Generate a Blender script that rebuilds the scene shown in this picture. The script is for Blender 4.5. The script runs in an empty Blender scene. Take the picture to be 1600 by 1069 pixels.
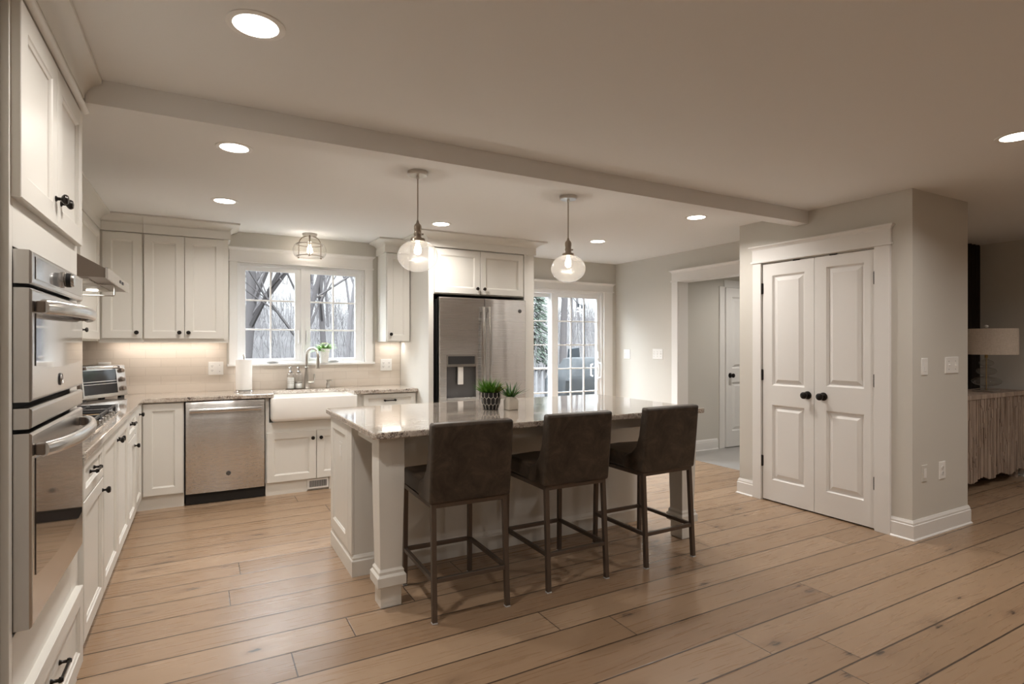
import bpy, bmesh, math, random
from math import sin, cos, pi, radians
from mathutils import Vector, Matrix

# ------------------------------------------------------------------ camera, world, exposure
S = bpy.context.scene
COL = S.collection
random.seed(7)

cam_d = bpy.data.cameras.new('camera')
cam = bpy.data.objects.new('camera', cam_d)
COL.objects.link(cam)
cam.location = (0.0, 0.0, 1.36)
cam.rotation_euler = (pi / 2, 0.0, -0.50448)
cam_d.sensor_width = 36.0
cam_d.sensor_fit = 'HORIZONTAL'
cam_d.lens = 36.0 * 875.35 / 1600.0
cam_d.shift_y = 3.37 / 1600.0
cam_d.clip_start = 0.05
cam_d.clip_end = 300
S.camera = cam

# overcast sky: pale near the horizon, much brighter overhead
w = bpy.data.worlds.new('overcast_sky')
S.world = w
w.use_nodes = True
wt_ = w.node_tree
bg = wt_.nodes['Background']
wtc = wt_.nodes.new('ShaderNodeTexCoord')
wsp = wt_.nodes.new('ShaderNodeSeparateXYZ')
wt_.links.new(wtc.outputs['Generated'], wsp.inputs[0])
wrp = wt_.nodes.new('ShaderNodeMapRange')
wrp.interpolation_type = 'SMOOTHSTEP'
wrp.inputs['From Min'].default_value = 0.13
wrp.inputs['From Max'].default_value = 0.55
wrp.inputs['To Min'].default_value = 0.80      # strength at the horizon
wrp.inputs['To Max'].default_value = 22.0      # strength overhead
wt_.links.new(wsp.outputs['Z'], wrp.inputs['Value'])
wt_.links.new(wrp.outputs['Result'], bg.inputs[1])
bg.inputs[0].default_value = (0.92, 0.965, 1.0, 1)

S.view_settings.view_transform = 'Standard'
S.view_settings.look = 'None'
S.view_settings.gamma = 1.0
S.view_settings.use_curve_mapping = False
S.view_settings.exposure = 0.85
S.cycles.max_bounces = 10
S.cycles.diffuse_bounces = 6
S.cycles.glossy_bounces = 5
S.cycles.transparent_max_bounces = 16
S.cycles.caustics_reflective = False
S.cycles.caustics_refractive = False
S.cycles.sample_clamp_indirect = 6.0

CAN_W = 7.0          # watts of each ceiling downlight
WARM = (1.0, 0.945, 0.88)


def light(name, kind, loc, energy, color=(1, 1, 1), rot=(0, 0, 0), size=0.1, size_y=None, parent=None, spread=None):
    d = bpy.data.lights.new(name, kind)
    d.energy = energy
    d.color = color
    if kind == 'AREA':
        if size_y:
            d.shape = 'RECTANGLE'
            d.size = size
            d.size_y = size_y
        else:
            d.shape = 'DISK'
            d.size = size
        if spread:
            d.spread = spread
    else:
        d.shadow_soft_size = size
    o = bpy.data.objects.new(name, d)
    COL.objects.link(o)
    if parent is not None:
        o.parent = parent
        o.location = Vector(loc) - woff(parent)
    else:
        o.location = loc
    o.rotation_euler = rot
    return o


def portal(loc, rot, sx, sy):
    o = light('daylight_portal', 'AREA', loc, 1.0, rot=rot, size=sx, size_y=sy)
    o.data.cycles.is_portal = True


portal((0.902, 6.16, 1.66), (-pi / 2, 0, 0), 1.22, 0.98)     # sink window
portal((3.89, 6.16, 1.02), (-pi / 2, 0, 0), 1.60, 2.03)      # sliding door


# ------------------------------------------------------------------ helpers
def woff(o):
    v = Vector((0, 0, 0))
    while o is not None:
        v += o.location
        o = o.parent
    return v


class MB:
    def __init__(self):
        self.v = []
        self.f = []

    def add(self, vs, fs):
        b = len(self.v)
        self.v += [tuple(p) for p in vs]
        self.f += [tuple(i + b for i in f) for f in fs]
        return self

    def box(self, x0, x1, y0, y1, z0, z1):
        return self.add([(x0, y0, z0), (x1, y0, z0), (x1, y1, z0), (x0, y1, z0),
                         (x0, y0, z1), (x1, y0, z1), (x1, y1, z1), (x0, y1, z1)],
                        [(0, 3, 2, 1), (4, 5, 6, 7), (0, 1, 5, 4), (1, 2, 6, 5), (2, 3, 7, 6), (3, 0, 4, 7)])

    def loft(self, loops, close_start=True, close_end=True, closed=True):
        n = len(loops[0])
        vs = [p for l in loops for p in l]
        fs = []
        for a in range(len(loops) - 1):
            for i in range(n if closed else n - 1):
                j = (i + 1) % n
                fs.append((a * n + i, a * n + j, (a + 1) * n + j, (a + 1) * n + i))
        if close_start:
            fs.append(tuple(range(n))[::-1])
        if close_end:
            fs.append(tuple((len(loops) - 1) * n + i for i in range(n)))
        return self.add(vs, fs)

    def prism(self, poly, fn, a, b):
        """poly = 2-D points, fn(p, t) -> 3-D point, extruded from t=a to t=b"""
        return self.loft([[fn(p, a) for p in poly], [fn(p, b) for p in poly]])

    def lathe(self, prof, c=(0, 0, 0), seg=24, ax='z', caps=True):
        loops = []
        for r, h in prof:
            l = []
            for i in range(seg):
                t = 2 * pi * i / seg
                p, q = r * cos(t), r * sin(t)
                if ax == 'z':
                    l.append((c[0] + p, c[1] + q, c[2] + h))
                elif ax == 'y':
                    l.append((c[0] + p, c[1] + h, c[2] + q))
                else:
                    l.append((c[0] + h, c[1] + p, c[2] + q))
            loops.append(l)
        return self.loft(loops, caps, caps)

    def tube(self, pts, r, seg=8, closed=False, square=False):
        pts = [Vector(p) for p in pts]
        n = len(pts)
        rs = r if isinstance(r, (list, tuple)) else [r] * n
        loops = []
        prev = None
        for i, p in enumerate(pts):
            if closed:
                t = pts[(i + 1) % n] - pts[(i - 1) % n]
            else:
                t = pts[min(i + 1, n - 1)] - pts[max(i - 1, 0)]
            t.normalize()
            if prev is None:
                up = Vector((0, 0, 1)) if abs(t.z) < 0.9 else Vector((0, 1, 0))
                a = t.cross(up).normalized()
            else:
                a = (prev - t * prev.dot(t)).normalized()
            prev = a
            b = t.cross(a)
            k = 4 if square else seg
            o = pi / 4 if square else 0
            rr = rs[i] * (math.sqrt(2) if square else 1)
            loops.append([p + a * rr * cos(o + 2 * pi * j / k) + b * rr * sin(o + 2 * pi * j / k) for j in range(k)])
        if closed:
            loops.append(loops[0])
            return self.loft(loops, False, False)
        return self.loft(loops)

    def rect(self, fn, u0, u1, v0, v1, steps, back=True):
        """nested rectangles: steps = [(inset, n)], fn(u, v, n) -> point"""
        loops = []
        for ins, n in steps:
            loops.append([fn(u0 + ins, v0 + ins, n), fn(u1 - ins, v0 + ins, n), fn(u1 - ins, v1 - ins, n), fn(u0 + ins, v1 - ins, n)])
        return self.loft(loops, back, True)

    def build(self, name, mat, parent=None, bevel=0.0, smooth=False, seg=2, kind=None, angle=35):
        me = bpy.data.meshes.new(name)
        off = woff(parent) if parent is not None else Vector((0, 0, 0))
        me.from_pydata([tuple(Vector(p) - off) for p in self.v], [], self.f)
        bm = bmesh.new()
        bm.from_mesh(me)
        bmesh.ops.recalc_face_normals(bm, faces=bm.faces)
        bm.to_mesh(me)
        bm.free()
        me.materials.append(mat)
        o = bpy.data.objects.new(name, me)
        COL.objects.link(o)
        if parent is not None:
            o.parent = parent
        if smooth:
            for p in me.polygons:
                p.use_smooth = True
            me.set_sharp_from_angle(angle=radians(angle))
        if bevel:
            m = o.modifiers.new('edge', 'BEVEL')
            m.width = bevel
            m.segments = seg
            m.limit_method = 'ANGLE'
            m.angle_limit = radians(40)
        if kind:
            o['kind'] = kind
        return o


def recentre(o, loc):
    """move the origin of a top-level one-mesh thing to its base"""
    loc = Vector(loc)
    o.data.transform(Matrix.Translation(-loc))
    o.location = loc


def tag(o, label, cat, group=None, kind=None):
    o['label'] = label
    o['category'] = cat
    if group:
        o['group'] = group
    if kind:
        o['kind'] = kind
    return o


def thing(name, label, cat, loc=(0, 0, 0), group=None):
    o = bpy.data.objects.new(name, None)
    o.empty_display_size = 0.1
    COL.objects.link(o)
    o.location = loc
    return tag(o, label, cat, group)


def dup(o, loc=None, rotz=None, label=None, parent=None, scale=None):
    c = o.copy()
    COL.objects.link(c)
    if parent is not None:
        c.parent = parent
    if loc is not None:
        c.location = loc
    if rotz is not None:
        c.rotation_euler = (0, 0, rotz)
    if scale is not None:
        c.scale = (scale, scale, scale)
    if label:
        c['label'] = label
    for ch in list(o.children):
        dup(ch, parent=c)
    return c


def PX(X):                       # a face looking to +x : u = y, v = z
    return lambda u, v, n: (X + n, u, v)


def NY(Y):                       # a face looking to -y : u = x, v = z
    return lambda u, v, n: (u, Y - n, v)


def NX(X):                       # a face looking to -x : u = y, v = z
    return lambda u, v, n: (X - n, u, v)


def fbox(mb, fn, u0, u1, v0, v1, n0, n1):
    return mb.loft([[fn(u0, v0, n0), fn(u1, v0, n0), fn(u1, v1, n0), fn(u0, v1, n0)],
                    [fn(u0, v0, n1), fn(u1, v0, n1), fn(u1, v1, n1), fn(u0, v1, n1)]])


def arc(c, r, a0, a1, n, plane):
    """points of an arc; plane(p, q) -> 3-D offset"""
    out = []
    for i in range(n + 1):
        a = a0 + (a1 - a0) * i / n
        o = plane(r * cos(a), r * sin(a))
        out.append((c[0] + o[0], c[1] + o[1], c[2] + o[2]))
    return out


# ------------------------------------------------------------------ materials
def mat(name, col, rough=0.5, metal=0.0, spec=0.5, coat=0.0, trans=0.0, emit=None, estr=0.0, sheen=0.0):
    m = bpy.data.materials.new(name)
    m.use_nodes = True
    b = m.node_tree.nodes['Principled BSDF']
    b.inputs['Base Color'].default_value = (*col, 1)
    b.inputs['Roughness'].default_value = rough
    b.inputs['Metallic'].default_value = metal
    b.inputs['Specular IOR Level'].default_value = spec
    b.inputs['Coat Weight'].default_value = coat
    b.inputs['Coat Roughness'].default_value = 0.05
    b.inputs['Transmission Weight'].default_value = trans
    if emit:
        b.inputs['Emission Color'].default_value = (*emit, 1)
        b.inputs['Emission Strength'].default_value = estr
    return m


class N:
    """small node-graph helper"""
    def __init__(self, m):
        self.t = m.node_tree
        self.b = self.t.nodes.get('Principled BSDF')
        self.o = self.t.nodes.get('Material Output')
        self.tc = self.t.nodes.new('ShaderNodeTexCoord')

    def n(self, typ, **kw):
        x = self.t.nodes.new(typ)
        for k, v in kw.items():
            setattr(x, k, v)
        return x

    def put(self, sock, val):
        if hasattr(val, 'is_linked'):
            self.t.links.new(val, sock)
        else:
            sock.default_value = val

    def math(self, op, a, b=0.0, c=None):
        x = self.n('ShaderNodeMath', operation=op)
        self.put(x.inputs[0], a)
        self.put(x.inputs[1], b)
        if c is not None:
            self.put(x.inputs[2], c)
        return x.outputs[0]

    def mapping(self, src, scale=(1, 1, 1), loc=(0, 0, 0), rot=(0, 0, 0)):
        x = self.n('ShaderNodeMapping')
        self.put(x.inputs[0], src)
        x.inputs['Scale'].default_value = scale
        x.inputs['Location'].default_value = loc
        x.inputs['Rotation'].default_value = rot
        return x.outputs[0]

    def noise(self, vec, scale, detail=3.0, rough=0.55, dist=0.0):
        x = self.n('ShaderNodeTexNoise')
        self.put(x.inputs['Vector'], vec)
        x.inputs['Scale'].default_value = scale
        x.inputs['Detail'].default_value = detail
        x.inputs['Roughness'].default_value = rough
        x.inputs['Distortion'].default_value = dist
        return x.outputs[0]

    def voronoi(self, vec, scale, feature='F1', out='Distance', dim='3D'):
        x = self.n('ShaderNodeTexVoronoi', feature=feature, voronoi_dimensions=dim)
        self.put(x.inputs['Vector'], vec)
        x.inputs['Scale'].default_value = scale
        return x.outputs[out]

    def ramp(self, fac, stops):
        x = self.n('ShaderNodeValToRGB')
        self.put(x.inputs[0], fac)
        e = x.color_ramp.elements
        while len(e) < len(stops):
            e.new(0.5)
        for i, (p, c) in enumerate(stops):
            e[i].position = p
            e[i].color = (*c, 1) if isinstance(c, (tuple, list)) else (c, c, c, 1)
        return x.outputs[0]

    def mix(self, fac, a, b, blend='MIX'):
        x = self.n('ShaderNodeMix', data_type='RGBA', blend_type=blend)
        self.put(x.inputs[0], fac)
        self.put(x.inputs[6], a if hasattr(a, 'is_linked') else (*a, 1))
        self.put(x.inputs[7], b if hasattr(b, 'is_linked') else (*b, 1))
        return x.outputs[2]

    def bump(self, h, strength=0.2, dist=0.01):
        x = self.n('ShaderNodeBump')
        x.inputs['Strength'].default_value = strength
        x.inputs['Distance'].default_value = dist
        self.put(x.inputs['Height'], h)
        self.put(self.b.inputs['Normal'], x.outputs[0])
        return x

    def xyz(self, v):
        x = self.n('ShaderNodeSeparateXYZ')
        self.put(x.inputs[0], v)
        return x.outputs

    def comb(self, a, b, c):
        x = self.n('ShaderNodeCombineXYZ')
        self.put(x.inputs[0], a)
        self.put(x.inputs[1], b)
        self.put(x.inputs[2], c)
        return x.outputs[0]


M = {}
M['wall'] = mat('greige_wall_paint', (0.62, 0.60, 0.555), 0.75, spec=0.3)
M['ceiling'] = mat('ceiling_paint', (0.80, 0.80, 0.795), 0.85, spec=0.2)
M['trim'] = mat('white_trim_paint', (0.80, 0.79, 0.775), 0.35)
M['cabinet'] = mat('cream_cabinet_paint', (0.715, 0.70, 0.66), 0.38)
M['island'] = M['cabinet']
M['bronze'] = mat('oil_rubbed_bronze', (0.018, 0.015, 0.013), 0.28, metal=0.6)
M['black'] = mat('black_plastic', (0.012, 0.012, 0.013), 0.4)
M['dark_gap'] = mat('dark_rubber', (0.01, 0.01, 0.01), 0.8)
M['plate'] = mat('white_plastic_plate', (0.82, 0.81, 0.79), 0.35)
M['slot'] = mat('grey_slot', (0.10, 0.10, 0.10), 0.5)
M['nickel'] = mat('brushed_nickel', (0.50, 0.47, 0.43), 0.28, metal=1.0)
M['aged'] = mat('aged_nickel', (0.34, 0.29, 0.24), 0.32, metal=1.0)
M['chrome'] = mat('polished_chrome', (0.75, 0.75, 0.76), 0.08, metal=1.0)
M['porcelain'] = mat('white_fireclay', (0.86, 0.84, 0.81), 0.12, coat=0.5)
M['paper'] = mat('paper_towel', (0.88, 0.87, 0.85), 0.9, spec=0.1)
M['oven_glass'] = mat('dark_oven_glass', (0.05, 0.042, 0.038), 0.05, coat=1.0, spec=0.9)
M['iron'] = mat('cast_iron', (0.02, 0.02, 0.021), 0.5)
M['brass'] = mat('brass_burner', (0.50, 0.36, 0.18), 0.35, metal=1.0)
M['vinyl'] = mat('white_vinyl_sash', (0.84, 0.85, 0.86), 0.35)
M['lampglow'] = mat('frosted_lens', (1, 1, 1), 0.5, emit=(1.0, 0.90, 0.78), estr=9.0)
M['bulb'] = mat('glowing_bulb', (1, 1, 1), 0.5, emit=(1.0, 0.82, 0.58), estr=14.0)
M['led'] = mat('led_strip', (1, 1, 1), 0.5, emit=(1.0, 0.80, 0.62), estr=3.0)
M['stool_metal'] = mat('bronze_steel_tube', (0.14, 0.112, 0.092), 0.38, metal=0.7)
M['foot_pad'] = mat('clear_foot_pad', (0.5, 0.5, 0.5), 0.4)
M['soap'] = mat('white_soap', (0.82, 0.82, 0.80), 0.3)
M['leaf'] = mat('bright_green_leaf', (0.10, 0.27, 0.02), 0.45)
M['leaf_dark'] = mat('dark_green_leaf', (0.045, 0.13, 0.03), 0.4)
M['leaf_lime'] = mat('lime_leaf', (0.28, 0.36, 0.05), 0.45)
M['pot_black'] = mat('black_ceramic', (0.012, 0.012, 0.014), 0.25)
M['pot_line'] = mat('pale_pot_lines', (0.66, 0.62, 0.56), 0.6)
M['petal'] = mat('white_petals', (0.90, 0.88, 0.72), 0.6)
M['soil'] = mat('dark_soil', (0.05, 0.035, 0.025), 0.9)
M['curtain'] = mat('dark_brown_curtain', (0.028, 0.022, 0.018), 0.9, spec=0.1)
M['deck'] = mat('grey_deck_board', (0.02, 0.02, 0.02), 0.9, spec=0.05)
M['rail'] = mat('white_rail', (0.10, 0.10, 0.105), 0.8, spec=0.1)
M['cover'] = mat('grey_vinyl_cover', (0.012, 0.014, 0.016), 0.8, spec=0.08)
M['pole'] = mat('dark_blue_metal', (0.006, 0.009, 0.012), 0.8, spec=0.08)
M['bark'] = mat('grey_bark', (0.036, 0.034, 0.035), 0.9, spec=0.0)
M['bark_haze'] = mat('haze_tinted_grey_bark', (0.066, 0.0635, 0.066), 0.95, spec=0.0)  # paler copy of the bark, distance haze put into the base colour
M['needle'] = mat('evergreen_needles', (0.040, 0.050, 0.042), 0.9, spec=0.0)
M['siding'] = mat('pale_siding', (0.72, 0.72, 0.70), 0.6)
M['badge'] = mat('badge_grey', (0.10, 0.10, 0.105), 0.3, metal=0.8)
M['display'] = mat('grey_display_glass', (0.20, 0.195, 0.19), 0.12, coat=0.6)
M['spring'] = mat('blue_indicator_cap', (0.10, 0.25, 0.5), 0.2)
M['tile_grey'] = mat('hall_grey_tile', (0.36, 0.35, 0.34), 0.4)

# thin clear glass: mostly see-through with a fresnel reflection
def thin_glass(name, tint=(0.97, 0.98, 0.98), rmax=1.0, seeds=False, base=0.0, haze=0.0):
    m = bpy.data.materials.new(name)
    m.use_nodes = True
    t = m.node_tree
    t.nodes.clear()
    out = t.nodes.new('ShaderNodeOutputMaterial')
    mx = t.nodes.new('ShaderNodeMixShader')
    tr = t.nodes.new('ShaderNodeBsdfTransparent')
    tr.inputs[0].default_value = (*tint, 1)
    gl = t.nodes.new('ShaderNodeBsdfGlossy')
    gl.inputs['Roughness'].default_value = 0.02
    fr = t.nodes.new('ShaderNodeLayerWeight')
    fr.inputs['Blend'].default_value = 0.5
    pw = t.nodes.new('ShaderNodeMath')
    pw.operation = 'POWER'
    pw.inputs[1].default_value = 4.0
    t.links.new(fr.outputs['Facing'], pw.inputs[0])
    ad = t.nodes.new('ShaderNodeMath')
    ad.operation = 'MULTIPLY_ADD'
    ad.inputs[1].default_value = rmax
    ad.inputs[2].default_value = 0.04 + base
    ad.use_clamp = True
    t.links.new(pw.outputs[0], ad.inputs[0])
    t.links.new(ad.outputs[0], mx.inputs[0])
    if seeds:
        tc = t.nodes.new('ShaderNodeTexCoord')
        vo = t.nodes.new('ShaderNodeTexNoise')
        vo.inputs['Scale'].default_value = 110
        vo.inputs['Detail'].default_value = 2
        bp = t.nodes.new('ShaderNodeBump')
        bp.inputs['Strength'].default_value = 0.55
        bp.inputs['Distance'].default_value = 0.004
        t.links.new(tc.outputs['Object'], vo.inputs['Vector'])
        t.links.new(vo.outputs[0], bp.inputs['Height'])
        t.links.new(bp.outputs[0], gl.inputs['Normal'])
        
    see = tr.outputs[0]
    if haze:
        df = t.nodes.new('ShaderNodeBsdfTranslucent')
        df.inputs[0].default_value = (0.9, 0.88, 0.85, 1)
        hz = t.nodes.new('ShaderNodeMixShader')
        hz.inputs[0].default_value = haze
        t.links.new(tr.outputs[0], hz.inputs[1])
        t.links.new(df.outputs[0], hz.inputs[2])
        see = hz.outputs[0]
    t.links.new(see, mx.inputs[1])
    t.links.new(gl.outputs[0], mx.inputs[2])
    t.links.new(mx.outputs[0], out.inputs[0])
    return m


M['pane'] = thin_glass('window_glass')
M['globe'] = thin_glass('seeded_globe_glass', (0.985, 0.985, 0.98), rmax=0.9, seeds=True, base=0.03, haze=0.13)
M['clear'] = thin_glass('clear_glass', (0.96, 0.96, 0.955), rmax=0.95, base=0.05, haze=0.04)


def make_floor():
    m = mat('wide_oak_planks', (0.5, 0.36, 0.24), 0.36)
    g = N(m)
    x, y, z = g.xyz(g.tc.outputs['Object'])
    row = g.math('DIVIDE', g.math('SUBTRACT', y, 1.18 - 20 * 0.2075), 0.2075)
    ri = g.math('FLOOR', row)
    rf = g.math('FRACT', row)
    wn = g.n('ShaderNodeTexWhiteNoise', noise_dimensions='1D')
    g.put(wn.inputs['W'], ri)
    rnd = wn.outputs['Value']
    col = g.math('DIVIDE', g.math('ADD', x, g.math('MULTIPLY', rnd, 7.0)), 2.35)
    ci = g.math('FLOOR', col)
    cf = g.math('FRACT', col)
    wn2 = g.n('ShaderNodeTexWhiteNoise', noise_dimensions='2D')
    g.put(wn2.inputs['Vector'], g.comb(ri, ci, 0.0))
    tone = wn2.outputs['Value']
    # grain coordinates shifted per plank
    gx = g.math('ADD', x, g.math('MULTIPLY', tone, 31.0))
    gy = g.math('ADD', y, g.math('MULTIPLY', tone, 17.0))
    gv = g.comb(gx, gy, 0.0)
    warp = g.noise(g.mapping(gv, (1.2, 5.0, 1.0)), 1.0, 2)
    gv2 = g.comb(gx, g.math('ADD', gy, g.math('MULTIPLY', warp, 0.10)), 0.0)
    grain = g.noise(g.mapping(gv2, (2.2, 60.0, 1.0)), 1.0, 4, 0.6)
    broad = g.noise(g.mapping(gv2, (0.9, 9.0, 1.0)), 1.0, 3, 0.5)
    base = g.ramp(tone, [(0.0, (0.25, 0.160, 0.097)), (0.45, (0.305, 0.202, 0.126)), (1.0, (0.36, 0.248, 0.162))])
    c = g.mix(g.ramp(broad, [(0.42, 0.0), (0.75, 0.45)]), base, (0.30, 0.19, 0.115))
    c = g.mix(g.ramp(grain, [(0.40, 0.0), (0.75, 0.26)]), c, (0.40, 0.29, 0.20))
    c = g.mix(g.ramp(grain, [(0.25, 0.25), (0.42, 0.0)]), c, (0.22, 0.14, 0.09))
    # knots: sparse, stretched along the plank
    kv = g.comb(g.math('MULTIPLY', gx, 2.1), g.math('MULTIPLY', gy, 6.0), 0.0)
    kwarp = g.noise(g.mapping(gv, (14, 26, 1)), 1.0, 3)
    vc = g.n('ShaderNodeTexVoronoi', voronoi_dimensions='2D')
    g.put(vc.inputs['Vector'], kv)
    vc.inputs['Scale'].default_value = 1.0
    rc = g.xyz(vc.outputs['Color'])
    kd = g.math('ADD', vc.outputs['Distance'], g.math('MULTIPLY', g.math('SUBTRACT', kwarp, 0.5), 0.34))
    kd = g.math('DIVIDE', kd, g.math('ADD', 0.45, g.math('MULTIPLY', rc[1], 1.1)))
    sel = g.math('GREATER_THAN', rc[0], 0.74)
    halo = g.math('MULTIPLY', g.ramp(kd, [(0.05, 1.0), (0.26, 0.0)]), sel)
    core = g.math('MULTIPLY', g.ramp(kd, [(0.03, 1.0), (0.075, 0.0)]), sel)
    crk = g.noise(g.mapping(gv2, (9.0, 70.0, 1.0)), 1.0, 4, 0.7)
    core = g.math('MULTIPLY', core, g.ramp(crk, [(0.42, 0.15), (0.56, 1.0)]))
    c = g.mix(g.math('MULTIPLY', halo, 0.40), c, (0.20, 0.125, 0.08))
    c = g.mix(g.math('MULTIPLY', core, 0.9), c, (0.035, 0.026, 0.022))
    # short dark checks
    ck = g.noise(g.mapping(gv2, (7.0, 90.0, 1.0)), 1.0, 3, 0.55)
    area = g.noise(g.mapping(gv, (1.1, 4.0, 1.0)), 1.0, 2)
    chk = g.math('MULTIPLY', g.ramp(ck, [(0.64, 0.0), (0.69, 1.0)]), g.ramp(area, [(0.59, 0.0), (0.66, 1.0)]))
    c = g.mix(g.math('MULTIPLY', chk, 0.8), c, (0.06, 0.042, 0.032))
    # joints
    def edge(f, wdt):
        d = g.math('MINIMUM', f, g.math('SUBTRACT', 1.0, f))
        return g.ramp(g.math('DIVIDE', d, wdt), [(0.35, 1.0), (1.0, 0.0)])
    j = g.math('MAXIMUM', edge(rf, 0.0060 / 0.2075), edge(cf, 0.0040 / 2.35))
    c = g.mix(g.math('MULTIPLY', j, 0.94), c, (0.040, 0.026, 0.018))
    g.put(g.b.inputs['Base Color'], c)
    g.put(g.b.inputs['Roughness'], g.ramp(grain, [(0.3, 0.25), (0.8, 0.36)]))
    h = g.math('SUBTRACT', g.math('MULTIPLY', grain, 0.25), j)
    g.bump(h, 0.25, 0.002)
    return m


M['floor'] = make_floor()


def make_granite(name, c0, c1, c2, dark):
    m = mat(name, c0, 0.07, coat=0.6)
    g = N(m)
    o = g.tc.outputs['Object']
    st = g.mapping(o, (1.0, 2.6, 1.6), rot=(0, 0, 0.25))
    big = g.noise(st, 3.2, 4, 0.6, 0.8)
    mid = g.noise(st, 16.0, 4, 0.65, 0.5)
    fine = g.noise(o, 95.0, 3, 0.7)
    c = g.mix(g.ramp(big, [(0.35, 0.0), (0.65, 1.0)]), c0, c1)
    c = g.mix(g.ramp(mid, [(0.42, 0.0), (0.64, 0.75)]), c, c2)
    c = g.mix(g.ramp(fine, [(0.44, 0.0), (0.66, 0.5)]), c, (c1[0] * 0.6, c1[1] * 0.58, c1[2] * 0.56))
    sp = g.noise(o, 58.0, 4, 0.72, 1.5)
    clus = g.noise(st, 9.0, 3, 0.6)
    f = g.math('MULTIPLY', g.ramp(sp, [(0.505, 0.0), (0.55, 1.0)]), g.ramp(clus, [(0.44, 0.10), (0.58, 1.0)]))
    c = g.mix(g.math('MULTIPLY', f, 0.9), c, dark)
    sp2 = g.noise(g.mapping(o, (1, 1, 1), loc=(3.1, 1.7, 0.4)), 38.0, 3, 0.7, 1.0)
    c = g.mix(g.ramp(sp2, [(0.52, 0.0), (0.60, 0.6)]), c, (0.26, 0.19, 0.14))
    g.put(g.b.inputs['Base Color'], c)
    return m


M['granite'] = make_granite('pale_granite', (0.74, 0.69, 0.62), (0.58, 0.515, 0.45), (0.44, 0.37, 0.315), (0.055, 0.042, 0.04))


def make_tile():
    m = mat('beige_subway_tile', (0.62, 0.56, 0.48), 0.14, coat=0.4)
    g = N(m)
    x, y, z = g.xyz(g.tc.outputs['Object'])
    # runs on both the back wall (x) and the side wall (y)
    u = g.math('ADD', x, y)
    br = g.n('ShaderNodeTexBrick')
    g.put(br.inputs['Vector'], g.comb(u, g.math('SUBTRACT', z, 0.917), 0.0))
    br.inputs['Scale'].default_value = 1.0
    br.inputs['Brick Width'].default_value = 0.235
    br.inputs['Row Height'].default_value = 0.0785
    br.inputs['Mortar Size'].default_value = 0.0016
    br.inputs['Mortar Smooth'].default_value = 0.4
    br.inputs['Color1'].default_value = (0.65, 0.58, 0.505, 1)
    br.inputs['Color2'].default_value = (0.68, 0.61, 0.535, 1)
    br.inputs['Mortar'].default_value = (0.54, 0.475, 0.41, 1)
    g.put(g.b.inputs['Base Color'], br.outputs['Color'])
    wav = g.noise(g.comb(u, z, 0.0), 9.0, 2)
    g.bump(g.math('SUBTRACT', g.math('MULTIPLY', wav, 0.6), br.outputs['Fac']), 0.35, 0.003)
    return m


M['tile'] = make_tile()


def make_steel(name, col, rough, axis, wob=0.0):
    m = mat(name, col, rough, metal=1.0)
    g = N(m)
    o = g.tc.outputs['Object']
    sc = {'z': (700, 700, 1.2), 'x': (1.2, 700, 700), 'y': (700, 1.2, 700)}[axis]
    n1 = g.noise(g.mapping(o, sc), 1.0, 2)
    g.put(g.b.inputs['Roughness'], g.ramp(n1, [(0.2, rough * 0.96), (0.8, rough * 1.04)]))
    h = 0.0
    if wob:
        h = g.math('MULTIPLY', g.noise(g.mapping(o, (5.5, 5.5, 0.9)), 1.0, 1, 0.4, 0.4), wob)
    if wob:
        g.bump(h, 0.5, 0.02)
        tg = g.n('ShaderNodeTangent', direction_type='RADIAL', axis='Z')
        g.put(g.b.inputs['Tangent'], tg.outputs[0])
        g.b.inputs['Anisotropic'].default_value = 0.75
        g.b.inputs['Anisotropic Rotation'].default_value = 0.25
    return m


M['steel'] = make_steel('brushed_steel', (0.66, 0.645, 0.63), 0.27, 'x', 0.6)
M['steel_oven'] = make_steel('oven_steel', (0.60, 0.585, 0.57), 0.22, 'y', 0.08)
M['steel_side'] = mat('oven_side_steel', (0.24, 0.20, 0.17), 0.35, metal=0.8)
M['steel_bar'] = mat('polished_steel_handle', (0.58, 0.57, 0.56), 0.24, metal=1.0)


def make_leather():
    m = mat('dark_brown_leather', (0.055, 0.040, 0.030), 0.42)
    g = N(m)
    o = g.tc.outputs['Object']
    a = g.noise(o, 9.0, 6, 0.72, 0.6)
    b = g.noise(o, 160.0, 2, 0.5)
    c = g.ramp(a, [(0.32, (0.020, 0.014, 0.010)), (0.50, (0.045, 0.033, 0.024)), (0.68, (0.085, 0.062, 0.044))])
    g.put(g.b.inputs['Base Color'], c)
    g.put(g.b.inputs['Roughness'], g.ramp(a, [(0.3, 0.34), (0.8, 0.5)]))
    g.bump(b, 0.12, 0.002)
    return m


M['leather'] = make_leather()


def make_linen():
    m = mat('linen_shade', (0.62, 0.54, 0.46), 0.9, spec=0.1)
    g = N(m)
    o = g.tc.outputs['Object']
    n1 = g.noise(g.mapping(o, (40, 40, 500)), 1.0, 2)
    n2 = g.noise(g.mapping(o, (420, 420, 25)), 1.0, 2)
    f = g.math('MULTIPLY', g.math('ADD', n1, n2), 0.5)
    g.put(g.b.inputs['Base Color'], g.ramp(f, [(0.3, (0.46, 0.39, 0.32)), (0.7, (0.70, 0.62, 0.54))]))
    g.bump(f, 0.3, 0.002)
    return m


M['linen'] = make_linen()


def make_carved():
    m = mat('weathered_carved_wood', (0.4, 0.3, 0.24), 0.7)
    g = N(m)
    o = g.tc.outputs['Object']
    n1 = g.noise(g.mapping(o, (30, 30, 2.5)), 1.0, 4, 0.6)
    g.put(g.b.inputs['Base Color'], g.ramp(n1, [(0.25, (0.22, 0.16, 0.125)), (0.55, (0.42, 0.325, 0.26)), (0.8, (0.56, 0.46, 0.38))]))
    g.bump(n1, 0.3, 0.004)
    return m


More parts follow.
